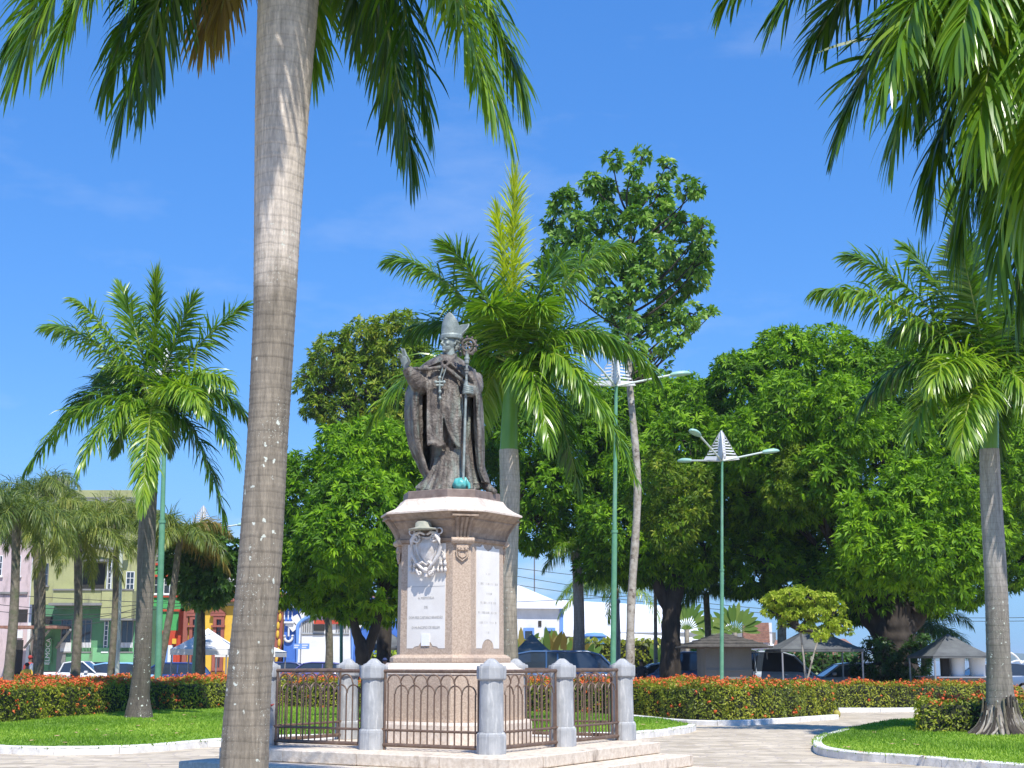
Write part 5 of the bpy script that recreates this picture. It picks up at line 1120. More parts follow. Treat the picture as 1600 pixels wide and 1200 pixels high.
# ================================================================== LAMP POSTS
def lamp(label, Y, pxb, pxt, py_apex, wpx, seed=0, armspec=((12, 1.0, .17), (205, .95, .22), (170, .9, .02)), rot=0):
    a = P(pxt, py_apex, Y); x = a[0]; r = thing('street_lamp', label, 'street lamp', (x, Y, 0), group='tall green three-armed lamp posts')
    ht = a[2]; hb = ht-1.05
    xb = P(pxb, 1050, Y)[0]
    rad = wpx/2*Y/FPX; m = MB(); xj = xb+(x-xb)*.55; m.tube([(xb, Y, 0), (xj, Y, hb*.55)], [rad*1.05, rad*.98], 14); m.tube([(xj, Y, hb*.548), (xj, Y, hb*.556)], [rad*1.2, rad*1.2], 14)
    m.tube([(xj, Y, hb*.557), (x, Y, hb+.05)], [rad*.82, rad*.6], 14); obj('pole', m, m_polegreen, r)
    m = MB(); m.tube([(x, Y, hb), (x, Y, ht)], [.05, .04], 8); obj('mast', m, m_louv, r)
    for k in range(3):
        an = R(rot+25+120*k); dx, dy = math.cos(an), math.sin(an); T = Matrix(((dx, -dy, 0, x), (dy, dx, 0, Y), (0, 0, 1, hb), (0, 0, 0, 1)))
        W, Hh = .72, 1.0; f = MB(T)
        f.tube([(.05, 0, 0), (W, 0, .06), (.05, 0, Hh)], .022, 4)
        f.add([(.04, -.012, .02), (W, -.012, .08), (W*.86, -.012, .20), (.04, -.012, .16), (.04, .012, .02), (W, .012, .08), (W*.86, .012, .20), (.04, .012, .16)], [(3, 2, 1, 0), (4, 5, 6, 7), (0, 1, 5, 4), (2, 3, 7, 6)])
        f.add([(.04, -.012, .02), (.16, -.012, .03), (.12, -.012, Hh*.85), (.04, -.012, Hh), (.04, .012, .02), (.16, .012, .03), (.12, .012, Hh*.85), (.04, .012, Hh)], [(3, 2, 1, 0), (4, 5, 6, 7), (1, 2, 6, 5)])
        fo = obj('louvre_fin', f, m_louv, r)
        for j in range(7):
            z = .24+j*.095; w = W*(1-(z-.06)/(Hh-.04))-.03
            if w < .16: continue
            s = MB(T); s.box(.05, -.012, z, w, .012, z+.045); obj('slat', s, m_louv, fo)
    for an, ln, rise in armspec:
        an = R(an+rot); dx, dy = math.cos(an), math.sin(an); L = 1.55*ln
        pt = [(x+dx*.04, Y+dy*.04, hb+.0), (x+dx*L*.5, Y+dy*L*.5, hb+rise*.88), (x+dx*L, Y+dy*L, hb+rise*1.8)]
        m = MB(); m.tube(smooth_path(pt, 6), .032, 8); ao = obj('arm', m, m_palepole, r)
        e = np.array(pt[-1]); d3 = np.array([dx, dy, rise*.5]); d3 /= np.linalg.norm(d3); sd3 = np.array([-dy, dx, 0]); hh_ = []
        for s, w, t_, b_ in ((0, .05, .05, .04), (.06, .10, .08, .05), (.25, .16, .11, .06), (.42, .17, .11, .05), (.56, .12, .08, .03), (.62, .05, .03, .01)):
            c = e+d3*s; hh_.append([c+sd3*w*math.cos(q)+np.array([0, 0, 1])*(t_ if math.sin(q) > 0 else b_)*math.sin(q) for q in np.linspace(0, 2*math.pi, 14, endpoint=False)])
        m = MB(); m.loft(hh_); ho = obj('lamp_head', m, m_lamphead, ao)
    return r
lamp('green lamp post with white louvred fins before the right tree mass', 48.5, 1126, 1127, 673, 6.0, rot=0, armspec=((10, .95, .18), (232, .95, .38), (132, .9, .08)))
lamp('green lamp post partly hidden by palm fronds right of the statue', 40.5, 956, 962, 548, 8.6, rot=8, armspec=((0, 1.05, .2), (215, .75, .42), (120, .9, .2)))
lamp('green lamp post behind the left royal palm trunk', 47.5, 248, 262, 540, 9.4, rot=60, armspec=((122, 1.15, .12), (0, .9, .2), (240, .9, .2)))
lamp('darker green lamp post in front of the yellow building', 60, 303, 318, 790, 7.5, rot=20)
lamp('teal lamp post in front of the blue arched building', 75, 534, 534, 780, 5.0, rot=40)
def pole(name, label, px, py0, Y, w, mat, cat='pole', x2=None):
    a = P(px, 1050, Y); b = P(x2 or px, py0, Y); r = thing(name, label, cat, (a[0], Y, 0))
    m = MB(); m.tube([(a[0], Y, 0), (b[0], Y, b[2])], [w, w*.8], 10); obj('shaft', m, mat, r)
    m = MB(); m.ell((b[0], Y, b[2]), (w*1.1, w*1.1, w*1.1), 8, 6); obj('cap', m, mat, r); return r
pole('pole', 'thin pale pole in front of the green balcony building', 184, 862, 62, .10, m_palepole, x2=189)
pole('radio_mast', 'thin dark mast rising behind the white warehouse', 835, 848, 118, .06, M('mast_grey', (.12, .12, .13)), cat='mast')
pole('pole', 'thin dark pole beside the travellers palm and forked mango', 1024, 925, 66, .10, m_barkpale)
pole('pole', 'slim grey pole between the mottled trunk and the green lamp post', 965, 940, 70, .13, m_post)
pole('pole', 'pale trunk-like pole left of the grey tent beside the small tree', 1221, 925, 62, .22, m_barkpale)

# ================================================================== BUILDINGS
def plaster(name, c, dirt=(.12, .11, .08), lo=.56, hi=.74, s=1.2):
    d = tuple(x*.82 for x in c); return M(name, d, c, 1.0, rough=.9, c3=dirt, s3=s, lo3=lo, hi3=hi, stretch3=(1.6, 1.6, .35), bump=.2, bscale=12)
m_ygreen = plaster('yellow_green_plaster', (.42, .43, .20), (.18, .18, .11)); m_green = plaster('green_plaster', (.12, .30, .15), (.06, .13, .07))  # left fronts' plaster paled and greyed, distance haze put into the colour
m_lgreen = plaster('light_green_plaster', (.20, .48, .23)); m_pink = plaster('faded_pink_plaster', (.62, .50, .50), (.25, .2, .2)); m_bgreen = plaster('vivid_green_plaster', (.08, .42, .13), lo=.66, hi=.8)
m_red = plaster('red_plaster', (.55, .07, .035), lo=.66, hi=.8); m_yellow = plaster('yellow_plaster', (.78, .50, .06), (.4, .25, .08), lo=.68, hi=.85); m_brownred = plaster('brown_red_trim', (.34, .11, .08), lo=.66, hi=.8)
m_blue = plaster('blue_plaster', (.06, .17, .55), (.03, .06, .2), lo=.64, hi=.8); m_white = plaster('white_plaster', (.78, .79, .80), (.40, .38, .35), lo=.66, hi=.8); m_bluetrim = plaster('light_blue_trim', (.16, .32, .72), lo=.66, hi=.85)
m_greyp = plaster('grey_plaster', (.24, .24, .23), (.12, .12, .11)); m_roofw = M('white_sheet_roof', (.78, .80, .84), (.85, .86, .88), .5, rough=.5); m_tile = M('clay_tiles', (.20, .10, .07), (.36, .19, .13), 4, rough=.9, bump=.5, bscale=8)
m_darkroof = M('dark_shingle', (.05, .045, .04), (.11, .10, .085), 5, rough=.9, bump=.5, bscale=12)
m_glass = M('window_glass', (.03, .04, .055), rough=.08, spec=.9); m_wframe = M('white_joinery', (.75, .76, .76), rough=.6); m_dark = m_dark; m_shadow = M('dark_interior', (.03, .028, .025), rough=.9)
m_wood = M('dark_wood', (.10, .05, .035), (.16, .09, .06), 5, rough=.7); m_canvas = M('white_canvas', (.84, .84, .84), rough=.8); m_greyt = M('grey_canvas', (.085, .09, .095), (.14, .15, .15), 2, rough=.8)
m_alum = M('dull_metal', (.4, .4, .42), rough=.5, metal=.5); m_cable = M('cable', (.03, .03, .03), rough=.7)
class Fac:
    def __init__(s, root, Y): s.r = root; s.Y = Y
    def bx(s, x0, y0, x1, y1, proud, depth, mb=None):
        a = P(x0, (y0+y1)/2, s.Y)[0]; b = P(x1, (y0+y1)/2, s.Y)[0]; zt = P(800, y0, s.Y)[2]; zb = max(0, P(800, y1, s.Y)[2]) if y1 < 1090 else 0
        mb = mb or MB(); mb.box(a, s.Y-proud, zb, b, s.Y+depth, zt); return mb
    def part(s, name, x0, y0, x1, y1, mat, proud=.0, depth=.3, par=None): return obj(name, s.bx(x0, y0, x1, y1, proud, depth), mat, par or s.r)
    def win(s, x0, y0, x1, y1, nx=2, ny=3, frame=None, glass=None, name='window', par=None, sill=True, proud=.05, t=None):
        a = P(x0, (y0+y1)/2, s.Y)[0]; b = P(x1, (y0+y1)/2, s.Y)[0]; zt = P(800, y0, s.Y)[2]; zb = P(800, y1, s.Y)[2]
        fw = t or max(.05, (b-a)*.07); yf = s.Y-proud
        m = MB(); m.box(a, yf, zb, a+fw, s.Y+.01, zt); m.box(b-fw, yf, zb, b, s.Y+.01, zt); m.box(a+fw, yf, zt-fw, b-fw, s.Y+.01, zt); m.box(a+fw, yf, zb, b-fw, s.Y+.01, zb+fw)
        w = obj(name, m, frame or m_wframe, par or s.r)
        gx = np.linspace(a+fw, b-fw, nx+1); gz = np.linspace(zb+fw, zt-fw, ny+1)
        m = MB(); m.box(a+fw*.5, s.Y-.012, zb+fw*.5, b-fw*.5, s.Y-.006, zt-fw*.5); obj('pane', m, glass or m_glass, w)
        m = MB()
        for q in gx[1:-1]: m.box(q-.02, s.Y-.03, zb+fw, q+.02, s.Y-.014, zt-fw)
        for q in gz[1:-1]: m.box(a+fw, s.Y-.034, q-.02, b-fw, s.Y-.0145, q+.02)
        if nx*ny > 1: obj('glazing_bar', m, frame or m_wframe, w)
        if sill: m = MB(); m.box(a-.1, s.Y-.16, zb-.10, b+.1, s.Y, zb-.002); obj('sill', m, frame or m_wframe, w)
        return w
# pink-white house at far left
Y = 101; r = thing('pink_house', 'faded pink and white house front at the far left edge', 'building', (P(-30, 1050, Y)[0], Y, 0)); F = Fac(r, Y)
F.part('wall', -90, 830, 49.5, 1150, m_pink, 0, 9); F.part('cornice', -92, 822, 51, 832, m_greyp, .5, 9); F.part('parapet', -88, 806, 47, 821, m_greyp, .1, .5)
F.part('corner_pilaster', 44, 840, 49, 1150, m_white, .25, .02)
F.win(24, 868, 33, 900, 2, 3); F.win(-5, 868, 4, 900, 2, 3); F.win(-35, 868, -26, 900, 2, 3)
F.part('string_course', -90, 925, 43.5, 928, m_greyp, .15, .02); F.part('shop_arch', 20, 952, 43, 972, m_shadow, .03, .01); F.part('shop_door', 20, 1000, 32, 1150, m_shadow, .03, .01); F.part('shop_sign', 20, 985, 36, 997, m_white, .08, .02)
# green building with balcony
Y = 100; r = thing('balcony_building', 'yellow-green building with a projecting upper balcony and darker green ground floor', 'building', (P(130, 1050, Y)[0], Y, 0)); F = Fac(r, Y)
F.part('upper_wall', 52, 788, 222, 944.5, m_ygreen, 0, 9); F.part('ground_floor_wall', 52, 945, 222, 1150, m_green, 0, 9)
F.part('cornice', 50, 778, 224, 788, m_greyp, .5, .5); F.part('parapet', 52, 766, 222, 777.5, m_ygreen, .1, .4); F.part('water_tank', 68, 745, 92, 765, m_greyp, -.5, 2.5)
F.part('plinth_band', 122, 1012, 221, 1150, m_lgreen, .12, .01)
bal = F.part('balcony_wall', 92, 924, 166, 943, m_ygreen, 1.3, .0); 
F.part('balcony_slab', 86, 943.2, 168, 947, m_greyp, 1.45, 0); F.part('balcony_rail', 92, 921.5, 216, 924, m_greyp, 1.4, -1.1); 
F.part('bay_wall', 166.5, 924, 214, 967, m_ygreen, 1.35, 0); F.part('bay_slab', 165.5, 967.2, 215, 970, m_greyp, 1.45, 0)
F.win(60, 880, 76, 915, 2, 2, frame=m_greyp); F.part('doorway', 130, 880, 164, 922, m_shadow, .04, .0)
sh_ = F.win(169, 875, 176, 922, 1, 5, proud=.3); F.win(197, 893, 210, 923, 2, 3)
F.part('window_canopy', 132, 875, 172, 878.5, m_greyp, 1.0, 0)
m = MB(); a0 = P(130, 870, Y); pts = [(P(x, y, Y)[0], Y-.6, P(x, y, Y)[2]) for x, y in ((128, 876), (133, 864), (142, 857), (155, 855), (170, 858), (188, 862), (205, 861))]; m.tube(smooth_path(pts, 5), .22, 6); obj('arched_hood', m, m_greyp, r)
for (x0, x1) in ((95, 112), (123, 143), (189, 208)): w = F.win(x0, 968, x1, 1018, 2, 1, frame=m_greyp); m = MB(); [m.box(P(q, 1010, Y)[0]-.03, Y-.12, P(800, 1018, Y)[2], P(q, 1010, Y)[0]+.03, Y-.06, P(800, 1004, Y)[2]) for q in np.linspace(x0+1, x1-1, 9)]; obj('grille', m, m_wframe, w)
F.win(162.5, 968, 169, 1018, 1, 6)
F.part('shop_fanlight', 55, 963, 82, 975, m_shadow, .04, 0)
aw = F.part('awning_slab', 16, 979, 110, 983, m_tile, 3.0, 0)
for x in (38, 55, 88): m = MB(); q = P(x, 1012, Y); q2 = P(x+22, 984, Y-2.6); m.tube([q, q2], .09, 5); obj('awning_strut', m, m_greyp, r)
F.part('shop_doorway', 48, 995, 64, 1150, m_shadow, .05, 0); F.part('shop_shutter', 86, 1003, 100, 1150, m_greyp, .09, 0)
sg = F.part('vertical_sign', 74, 998, 82, 1036, m_green, .2, -.1)
m = text('ELMOCA', Matrix.Identity(4), 0, .46, par=r); m.transform(Matrix.Translation((P(79.7, 1018, Y)[0]-ROOTLOC[r.name][0], -.215, P(800, 1018, Y)[2])) @ Matrix.Rotation(R(-90), 4, 'Y')); m.materials.clear(); m.materials.append(m_wframe); obj('lettering', m, None, sg)
# vivid green and red building
Y = 104; r = thing('green_red_building', 'narrow vivid green building with red bands and a blue base', 'building', (P(262, 1050, Y)[0], Y, 0)); F = Fac(r, Y)
F.part('wall', 223, 885, 283, 985, m_bgreen, 0, 8); F.part('ground_wall', 223, 985.2, 283, 1150, m_red, 0, 8); F.part('blue_base', 225, 1008, 268, 1150, m_bluetrim, .06, 0)
for y in (880, 898, 930, 952): F.part('red_band', 222, y, 284, y+3.4, m_red, .12, 0)
F.part('parapet', 223, 866, 283, 880, m_greyp, 0, 2); F.part('red_pilaster', 276, 955, 284, 1150, m_red, .14, 0)
F.part('white_door', 252, 1010, 256, 1150, m_wframe, .12, 0); F.part('white_door', 260, 1008, 267, 1150, m_wframe, .12, 0); F.part('sign_board', 270, 998, 276, 1006, m_yellow, .2, 0)
F.win(238, 900, 248, 928, 1, 2); F.win(256, 900, 266, 928, 1, 2)
# yellow building
Y = 103; r = thing('yellow_building', 'ornate yellow building with brown-red trim and a white oval emblem', 'building', (P(350, 1050, Y)[0], Y, 0)); F = Fac(r, Y)
F.part('wall', 284, 947, 440, 1150, m_yellow, 0, 9); F.part('attic_wall', 340, 884, 420, 935, m_yellow, 0, 2); F.part('frieze', 284, 940, 440, 946.5, m_ygreen, .1, 9)
F.part('cornice', 283, 935.2, 441, 940, m_brownred, .6, 9); F.part('cornice_lower', 283, 927, 441, 935, m_brownred, .3, 2); F.part('attic_cap', 338, 879, 422, 883.8, m_brownred, .3, 2); F.part('attic_pilaster', 338, 900, 345, 926.8, m_brownred, .2, 0)
F.part('attic_volute', 326, 915, 338, 926.8, m_brownred, .2, .5)
m = MB(); cx, cz = P(362, 902, Y)[0], P(800, 902, Y)[2]; n = 28
rg = []
for f, yy in ((1, 0), (1, -.18), (.9, -.22), (.6, -.26), (.02, -.28)): rg.append([(cx+f*.92*math.cos(a)*(1+.06*math.cos(6*a)), Y+yy, cz+f*.98*math.sin(a)*(1+.06*math.cos(6*a))) for a in np.linspace(0, 2*math.pi, n, endpoint=False)][::-1])
m.loft(rg); obj('oval_emblem', m, m_white, r)
F.part('corner_pilaster', 284, 955, 291, 1150, m_brownred, .22, 0)
for x0 in (296, 333, 372, 405):
    w = F.win(x0, 963, x0+17, 1048, 2, 4, frame=m_brownred, t=.22, proud=.25)
    m = MB(); q0, q1, q2 = P(x0-3, 958, Y), P(x0+8.5, 949, Y), P(x0+20, 958, Y); V = []
    for yy in (Y-.32, Y): V += [(q0[0], yy, q0[2]), (q2[0], yy, q2[2]), (q1[0], yy, q1[2])]
    m.add(V, [(0, 1, 2), (5, 4, 3), (0, 3, 4, 1), (1, 4, 5, 2), (2, 5, 3, 0)]); obj('pediment', m, m_brownred, w)
    F.part('lintel', x0-3, 958.5, x0+20, 962.8, m_brownred, .3, 0, par=w); F.part('transom', x0-2, 977, x0+19, 980, m_brownred, .36, 0, par=w)
# brown pilaster with yellow ornament between the yellow and blue houses, part of the yellow one
F.part('end_pilaster', 428, 932, 441, 1150, m_brownred, .35, 0)
m = MB(); q = P(434.5, 1000, Y-.5)
for z in np.linspace(1, 7.6, 12): m.ell((q[0]+.08*math.sin(z*3), Y-.4, z), (.12, .08, .3), 8, 6)
obj('gilded_garland', m, m_yellow, r)
# blue building with the white arch
Y = 98; r = thing('blue_arched_building', 'blue house front with white ornament and a large white arched gateway', 'building', (P(500, 1050, Y)[0], Y, 0)); F = Fac(r, Y)
F.part('wall', 442, 950, 620, 1150, m_blue, 0, 9); F.part('parapet', 442, 934, 620, 947, m_blue, .1, 1); F.part('cornice', 441, 947.2, 621, 949.8, m_white, .4, .5); F.part('roof', 443, 926, 619, 933.8, m_tile, -.3, 8)
m = MB(); cx = P(508, 1000, Y)[0]; n = 24; zs = P(800, 982, Y)[2]; Rr_ = P(551, 1000, Y)[0]-cx; Ht = P(800, 960, Y)[2]-zs
an = np.linspace(0, math.pi, n); arc_ = [(cx+Rr_*math.cos(a), zs+Ht*math.sin(a)) for a in an]; poly = [(cx+Rr_, .02)]+arc_+[(cx-Rr_, .02)]
v, t = poly_tri(poly, 0); t = [x if (v[x[1]][0]-v[x[0]][0])*(v[x[2]][1]-v[x[0]][1])-(v[x[1]][1]-v[x[0]][1])*(v[x[2]][0]-v[x[0]][0]) > 0 else x[::-1] for x in t]
m.add([(x, Y-.06, z) for x, z, _ in v], t); gate = obj('arched_gate', m, m_white, r)
m = MB(); m.tube([(x, Y-.14, z) for x, z in poly], .14, 6); obj('arch_moulding', m, m_bluetrim, gate)
for i, a in enumerate(np.linspace(.12, math.pi-.12, 9)):
    q = (cx+(Rr_+.35)*math.cos(a), zs+(Ht+.32)*math.sin(a)); T = Matrix.Translation((q[0], Y, q[1])) @ Matrix.Rotation(-(a-math.pi/2)*.5, 4, 'Y'); m = MB(T); m.box(-.25, -.2, -.3, .25, 0, .3); obj('voussoir', m, m_white, gate)
for x in list(np.linspace(474, 488, 5))+list(np.linspace(526, 544, 6)): m = MB(); q = P(x, 990, Y)[0]; m.box(q-.05, Y-.1, P(800, 988, Y)[2], q+.05, Y-.065, P(800, 970, Y)[2]); obj('grille_bar', m, m_greyp, gate)
F.part('gate_rail', 472, 990, 546, 992, m_greyp, .12, -.065, par=gate); F.part('white_jamb', 465, 968, 470, 1150, m_white, .1, 0)
for x in (444, 450, 456): F.part('fluted_block', x, 955, x+1.6, 968, m_white, .1, 0)
F.part('bracket_shelf', 445, 971, 460, 974, m_white, .35, 0); F.part('bracket', 447, 974.2, 458, 978, m_white, .25, 0)
m = MB(); q = P(451.5, 985, Y); m.tube([(q[0], Y-.1, q[2]+.5), (q[0], Y-.1, q[2]-.4)], .07, 6); m.tube([(q[0]+.28*math.cos(a), Y-.1, q[2]-.45+.3*math.sin(a)) for a in np.linspace(-3.6, .5, 14)], .09, 6); obj('hanging_ornament', m, m_white, r)
# red and white board over the gate
F.part('red_banner', 491, 969, 540, 975, m_red, .3, -.2); F.part('dark_board', 491, 976, 508, 986, m_shadow, .3, -.2)
# white warehouse behind
Y = 112; r = thing('white_warehouse', 'long low white warehouse with blue corner trim and a big pale roof', 'building', (P(900, 1050, Y)[0], Y, 0)); F = Fac(r, Y)
F.part('front_wall', 600, 946, 880, 1150, m_white, 0, 12); F.part('blue_fascia', 600, 944, 882, 950, m_bluetrim, .1, 0); F.part('blue_corner', 875, 950.2, 881, 1150, m_bluetrim, .1, 0)
for x0 in (818, 851): w = F.part('blue_door', x0, 981, x0+17, 1150, m_bluetrim, .08, 0); F.part('opening', x0+2.5, 986, x0+14, 1150, m_glass, .1, 0, par=w)
F.part('vent', 841, 970, 846, 979, m_shadow, .06, 0)
def roofpoly(name, pts, Y0, Y1, mat, par, th_=.3):
    m = MB(); n = len(pts); V = [P(x, y, yy) for x, y, yy in pts]; V += [v-np.array([0, 0, th_]) for v in V]
    m.add(V, [tuple(range(n)), tuple(range(n, 2*n))[::-1]]+[(i, n+i, n+(i+1) % n, (i+1) % n) for i in range(n)]); return obj(name, m, mat, par)
roofpoly('gable_roof', [(600, 943, 111.5), (884, 945, 111.5), (845, 930, 118), (790, 906, 124), (700, 905, 124)], 0, 0, m_roofw, r)
Yb = 118; Fb = Fac(r, Yb); Fb.part('rear_hall_wall', 860, 988, 1215, 1150, m_greyp, 0, 10)
roofpoly('long_roof', [(878, 988, 117), (1212, 1008, 117), (1120, 966, 126), (1030, 946, 130), (848, 936, 130)], 0, 0, m_roofw, r)
# brown tiled house at right
Y = 106; r = thing('tiled_house', 'small house with a brown tiled hip roof and white gable edge behind the kiosk', 'building', (P(1185, 1050, Y)[0], Y, 0)); F = Fac(r, Y)
F.part('wall', 1162, 1005, 1206, 1150, m_white, 0, 6); F.part('gable_edge', 1201, 973, 1206, 1004.8, m_white, .1, 6)
rows = []
for j in range(9): y = 973+j*3.5; m = F.bx(1160+(0 if j else 2), y, 1200.8, y+3.2, .10+.06*j, .2); obj('tile_row', m, m_tile, r)
Y = 104; r = thing('red_roofed_house', 'low house with red clay roof between the tents', 'building', (P(1240, 1050, Y)[0], Y, 0)); F = Fac(r, Y)
F.part('wall', 1212, 1016, 1345, 1150, plaster('rose_plaster', (.6, .3, .28)), 0, 5); roofpoly('roof', [(1205, 1018, 103), (1350, 1020, 103), (1320, 998, 108), (1212, 1000, 108)], 0, 0, m_tile, r)
F.win(1225, 1024, 1235, 1040, 1, 2); F.win(1300, 1024, 1310, 1040, 1, 2)
# tank
q = P(929, 1000, 88); r = thing('water_tank', 'round blue water tank on the garden wall beside the palm trunk', 'tank', (q[0], 88, 0))
m = MB(); m.lathe([(.66, 1.0), (.68, q[2]-.1), (.68, q[2]+.15), (.72, q[2]+.2)], 28, c=(q[0], 88)); obj('tank_body', m, M('blue_tank', (.05, .28, .62), rough=.4), r)
m = MB(); m.lathe([(.74, q[2]+.205), (.74, q[2]+.26), (.5, q[2]+.42), (0, q[2]+.46)], 28, c=(q[0], 88)); obj('tank_lid', m, m_bluetrim, r)
me = text('FOR', Matrix.Translation((0, -.71, q[2]-.18)), 0, .28, y=0); me.materials.clear(); me.materials.append(m_wframe); obj('lettering', me, None, r)

# ================================================================== GARDEN WALL GREEN, BROAD-LEAVED PLANTS
def leafbox(name, label, x0, x1, y0, y1, Y, mat, seed, dens=30, leaf=.16, cat='hedge', depth=1.2):
    r_ = np.random.default_rng(seed); a = P(x0, 1040, Y)[0]; b = P(x1, 1040, Y)[0]; z1 = P(800, y0, Y)[2]; r = thing(name, label, cat, ((a+b)/2, Y, 0))
    n = int((b-a)*(z1)*dens*2); p = np.stack([r_.uniform(a, b, n), Y+r_.uniform(0, .25, n), r_.uniform(.1, z1, n)], 1)
    k = int((b-a)*depth*dens); p = np.concatenate([p, np.stack([r_.uniform(a, b, k), r_.uniform(Y, Y+depth, k), z1+r_.normal(0, .06, k)+.12*np.sin(np.linspace(0, 40, k))], 1)]); n = len(p)
    N = r_.normal(0, 1, (n, 3))+[0, -.8, .5]; N /= np.linalg.norm(N, axis=1)[:, None]; A = np.cross(N, r_.normal(0, 1, (n, 3))); A /= np.linalg.norm(A, axis=1)[:, None]; B = np.cross(N, A); l = leaf*(.6+.8*r_.random((n, 1)))
    V = np.stack([p-A*l, p-B*l*.5, p+A*l, p+B*l*.5], 1).reshape(-1, 3); m = MB(); m.add(V, np.arange(4*n).reshape(-1, 4), 0, False, np.clip(r_.normal(.5, .25, n), 0, 1)); obj('foliage', m, mat, r, attr=True, kind='stuff')
    m = MB(); m.box(a+.1, Y+.2, 0, b-.1, Y+depth-.1, z1-.15); obj('inner_core', m, m_core, r); return r  # solid dark block fills the inside
leafbox('clipped_hedge', 'tall clipped green hedge wall behind the parked blue van', 800, 1045, 1002, 1060, 84, m_hedge, 61, dens=40, leaf=.14)
leafbox('bush', 'loose green bushes behind the silver cars under the tent', 1168, 1345, 1022, 1060, 88, m_dark, 62, dens=26, leaf=.2)
leafbox('bush', 'grassy green bushes beside the forked mango at left of the pedestal', 575, 640, 1018, 1060, 82, m_small, 63, dens=20, leaf=.2)
def bladeplant(name, label, px, py_base, py_top, Y, n, spread, w, mat, seed, stem=0, cat='plant', fan=False, old=0):
    r_ = np.random.default_rng(seed); b = P(px, py_base, Y); top = P(px, py_top, Y); H = top[2]-b[2]; r = thing(name, label, cat, (b[0], Y, 0))
    if stem or b[2] > .4: m = MB(); m.tube([(b[0], Y, 0), (b[0], Y, b[2]+.05)], .14, 8); obj('trunk', m, m_barkpale, r)
    for i in range(n):
        a = (i/(n-1)-.5)*2*spread if fan else r_.uniform(-spread, spread); dy = 0.1*r_.normal() if fan else r_.uniform(-.8, .8)
        L = H*r_.uniform(.8, 1.05)*(1 if fan else .95); d = np.array([math.sin(a), dy*.5, math.cos(a)]); d /= np.linalg.norm(d); s = np.linspace(0, 1, 9); q = b+d[None]*s[:, None]*L-np.array([0, 0, 1])*(s**3)[:, None]*L*.18*abs(math.sin(a))
        st_ = .38 if fan else .15; wd = np.where(s < st_, .10, np.sin(np.clip((s-st_)/(1-st_), 0, 1)*math.pi)**.6)*w+.015
        sv = np.cross(d, [0, -1, .1]); sv /= np.linalg.norm(sv); V = np.stack([q-sv*wd[:, None], q+np.array([0, .05, 0])*wd[:, None], q+sv*wd[:, None]], 1).reshape(-1, 3); k = np.arange(8)
        Fq = np.concatenate([np.stack([3*k+j, 3*k+j+1, 3*k+j+4, 3*k+j+3], 1) for j in (0, 1)]); m = MB(); m.add(V, Fq, 0, True, r_.uniform(.2, .9)); obj('leaf', m, m_palm_old if r_.random() < old else mat, r, attr=True)
    return r
bladeplant('travellers_palm', 'fan-shaped travellers palm right of the lamp post, over the kiosk roof', 1148, 990, 940, 78, 17, R(78), .12, m_trav, 71, cat='palm tree', fan=True)
bladeplant('travellers_palm', 'tall travellers palm between the forked mango and the thin pole', 1073, 985, 935, 80, 14, R(70), .11, m_trav, 72, cat='palm tree', fan=True)
bladeplant('travellers_palm', 'low travellers palm peeking out left of the lamp post over the roof', 1115, 1000, 958, 82, 12, R(75), .11, m_trav, 75, cat='palm tree', fan=True)
bladeplant('spiky_plant', 'pale green spiky plant left of the stone kiosk', 1088, 1038, 1006, 72, 16, R(60), .06, m_trav, 73)
for i, (x, y1, lb) in enumerate(((815, 970, 'banana-leaved plant with an orange bloom at the pedestal palm'), (858, 975, 'upright banana-leaved plant before the blue door'), (880, 985, 'brown-streaked banana plant in the hedge middle'), (868, 980, 'banana plant with a tall dry leaf before the blue trim'), (915, 995, 'banana plant right of the slim dark trunk'), (895, 990, 'small banana plant at the foot of the slim dark trunk'), (1030, 1000, 'small green plant at the hedge end by the forked mango'))):
    bladeplant('banana_plant', lb, x, 1040, y1, 80+i*.3, 10, R(38), .16, m_trav, 80+i, old=.3)

# ================================================================== TENTS, KIOSK, STALLS
def tent(name, label, px0, px1, py_eave, py_apex, Y, mat, depth=3.4, valance=.25, legs=True, cat='tent', group=None):
    a, b = P(px0, py_eave, Y)[0], P(px1, py_eave, Y)[0]; ze = P(800, py_eave, Y)[2]; cx = (a+b)/2; za = P(cx, py_apex, Y+depth/2)[2]; za = P(800, py_apex, Y+depth/2)[2]
    r = thing(name, label, cat, (cx, Y+depth/2, 0), group=group); m = MB(); n = 6; rg = []
    for s in np.linspace(0, 1, 8):
        f = 1-s; z = ze+(za-ze)*(s**1.12); hx, hy = (b-a)/2*f+.01, depth/2*f+.01; cy = Y+depth/2
        rg.append([(cx-hx, cy-hy, z), (cx+hx, cy-hy, z), (cx+hx, cy+hy, z), (cx-hx, cy+hy, z)])
    m.loft(rg, smooth=False); obj('canopy', m, mat, r)
    m = MB(); v = valance
    for q in ((a, Y, b, Y), (b, Y, b, Y+depth), (b, Y+depth, a, Y+depth), (a, Y+depth, a, Y)):
        m.add([(q[0], q[1], ze-v), (q[2], q[3], ze-v), (q[2], q[3], ze-.002), (q[0], q[1], ze-.002)], [(0, 1, 2, 3)])
    obj('valance', m, mat, r)
    if legs:
        for x in (a+.06, b-.06):
            for y in (Y+.06, Y+depth-.06): m = MB(); m.tube([(x, y, 0), (x, y, ze)], .035, 6); obj('leg', m, m_alum, r)
    return r
tent('market_tent', 'white peaked market tent left of the leaning foreground trunk', 266, 356, 1014, 982, 62, m_canvas, group='white market tents')
tent('market_tent', 'second white market tent half hidden by the leaning foreground trunk', 336, 430, 1018, 996, 66, m_canvas, group='white market tents')
tent('market_tent', 'grey-blue peaked tent just right of the pedestal', 798, 866, 1022, 990, 56, m_greyt, valance=.08)
tent('market_tent', 'wide grey tent under the small yellow-green tree', 1220, 1350, 1014, 978, 54, m_greyt, valance=.1)
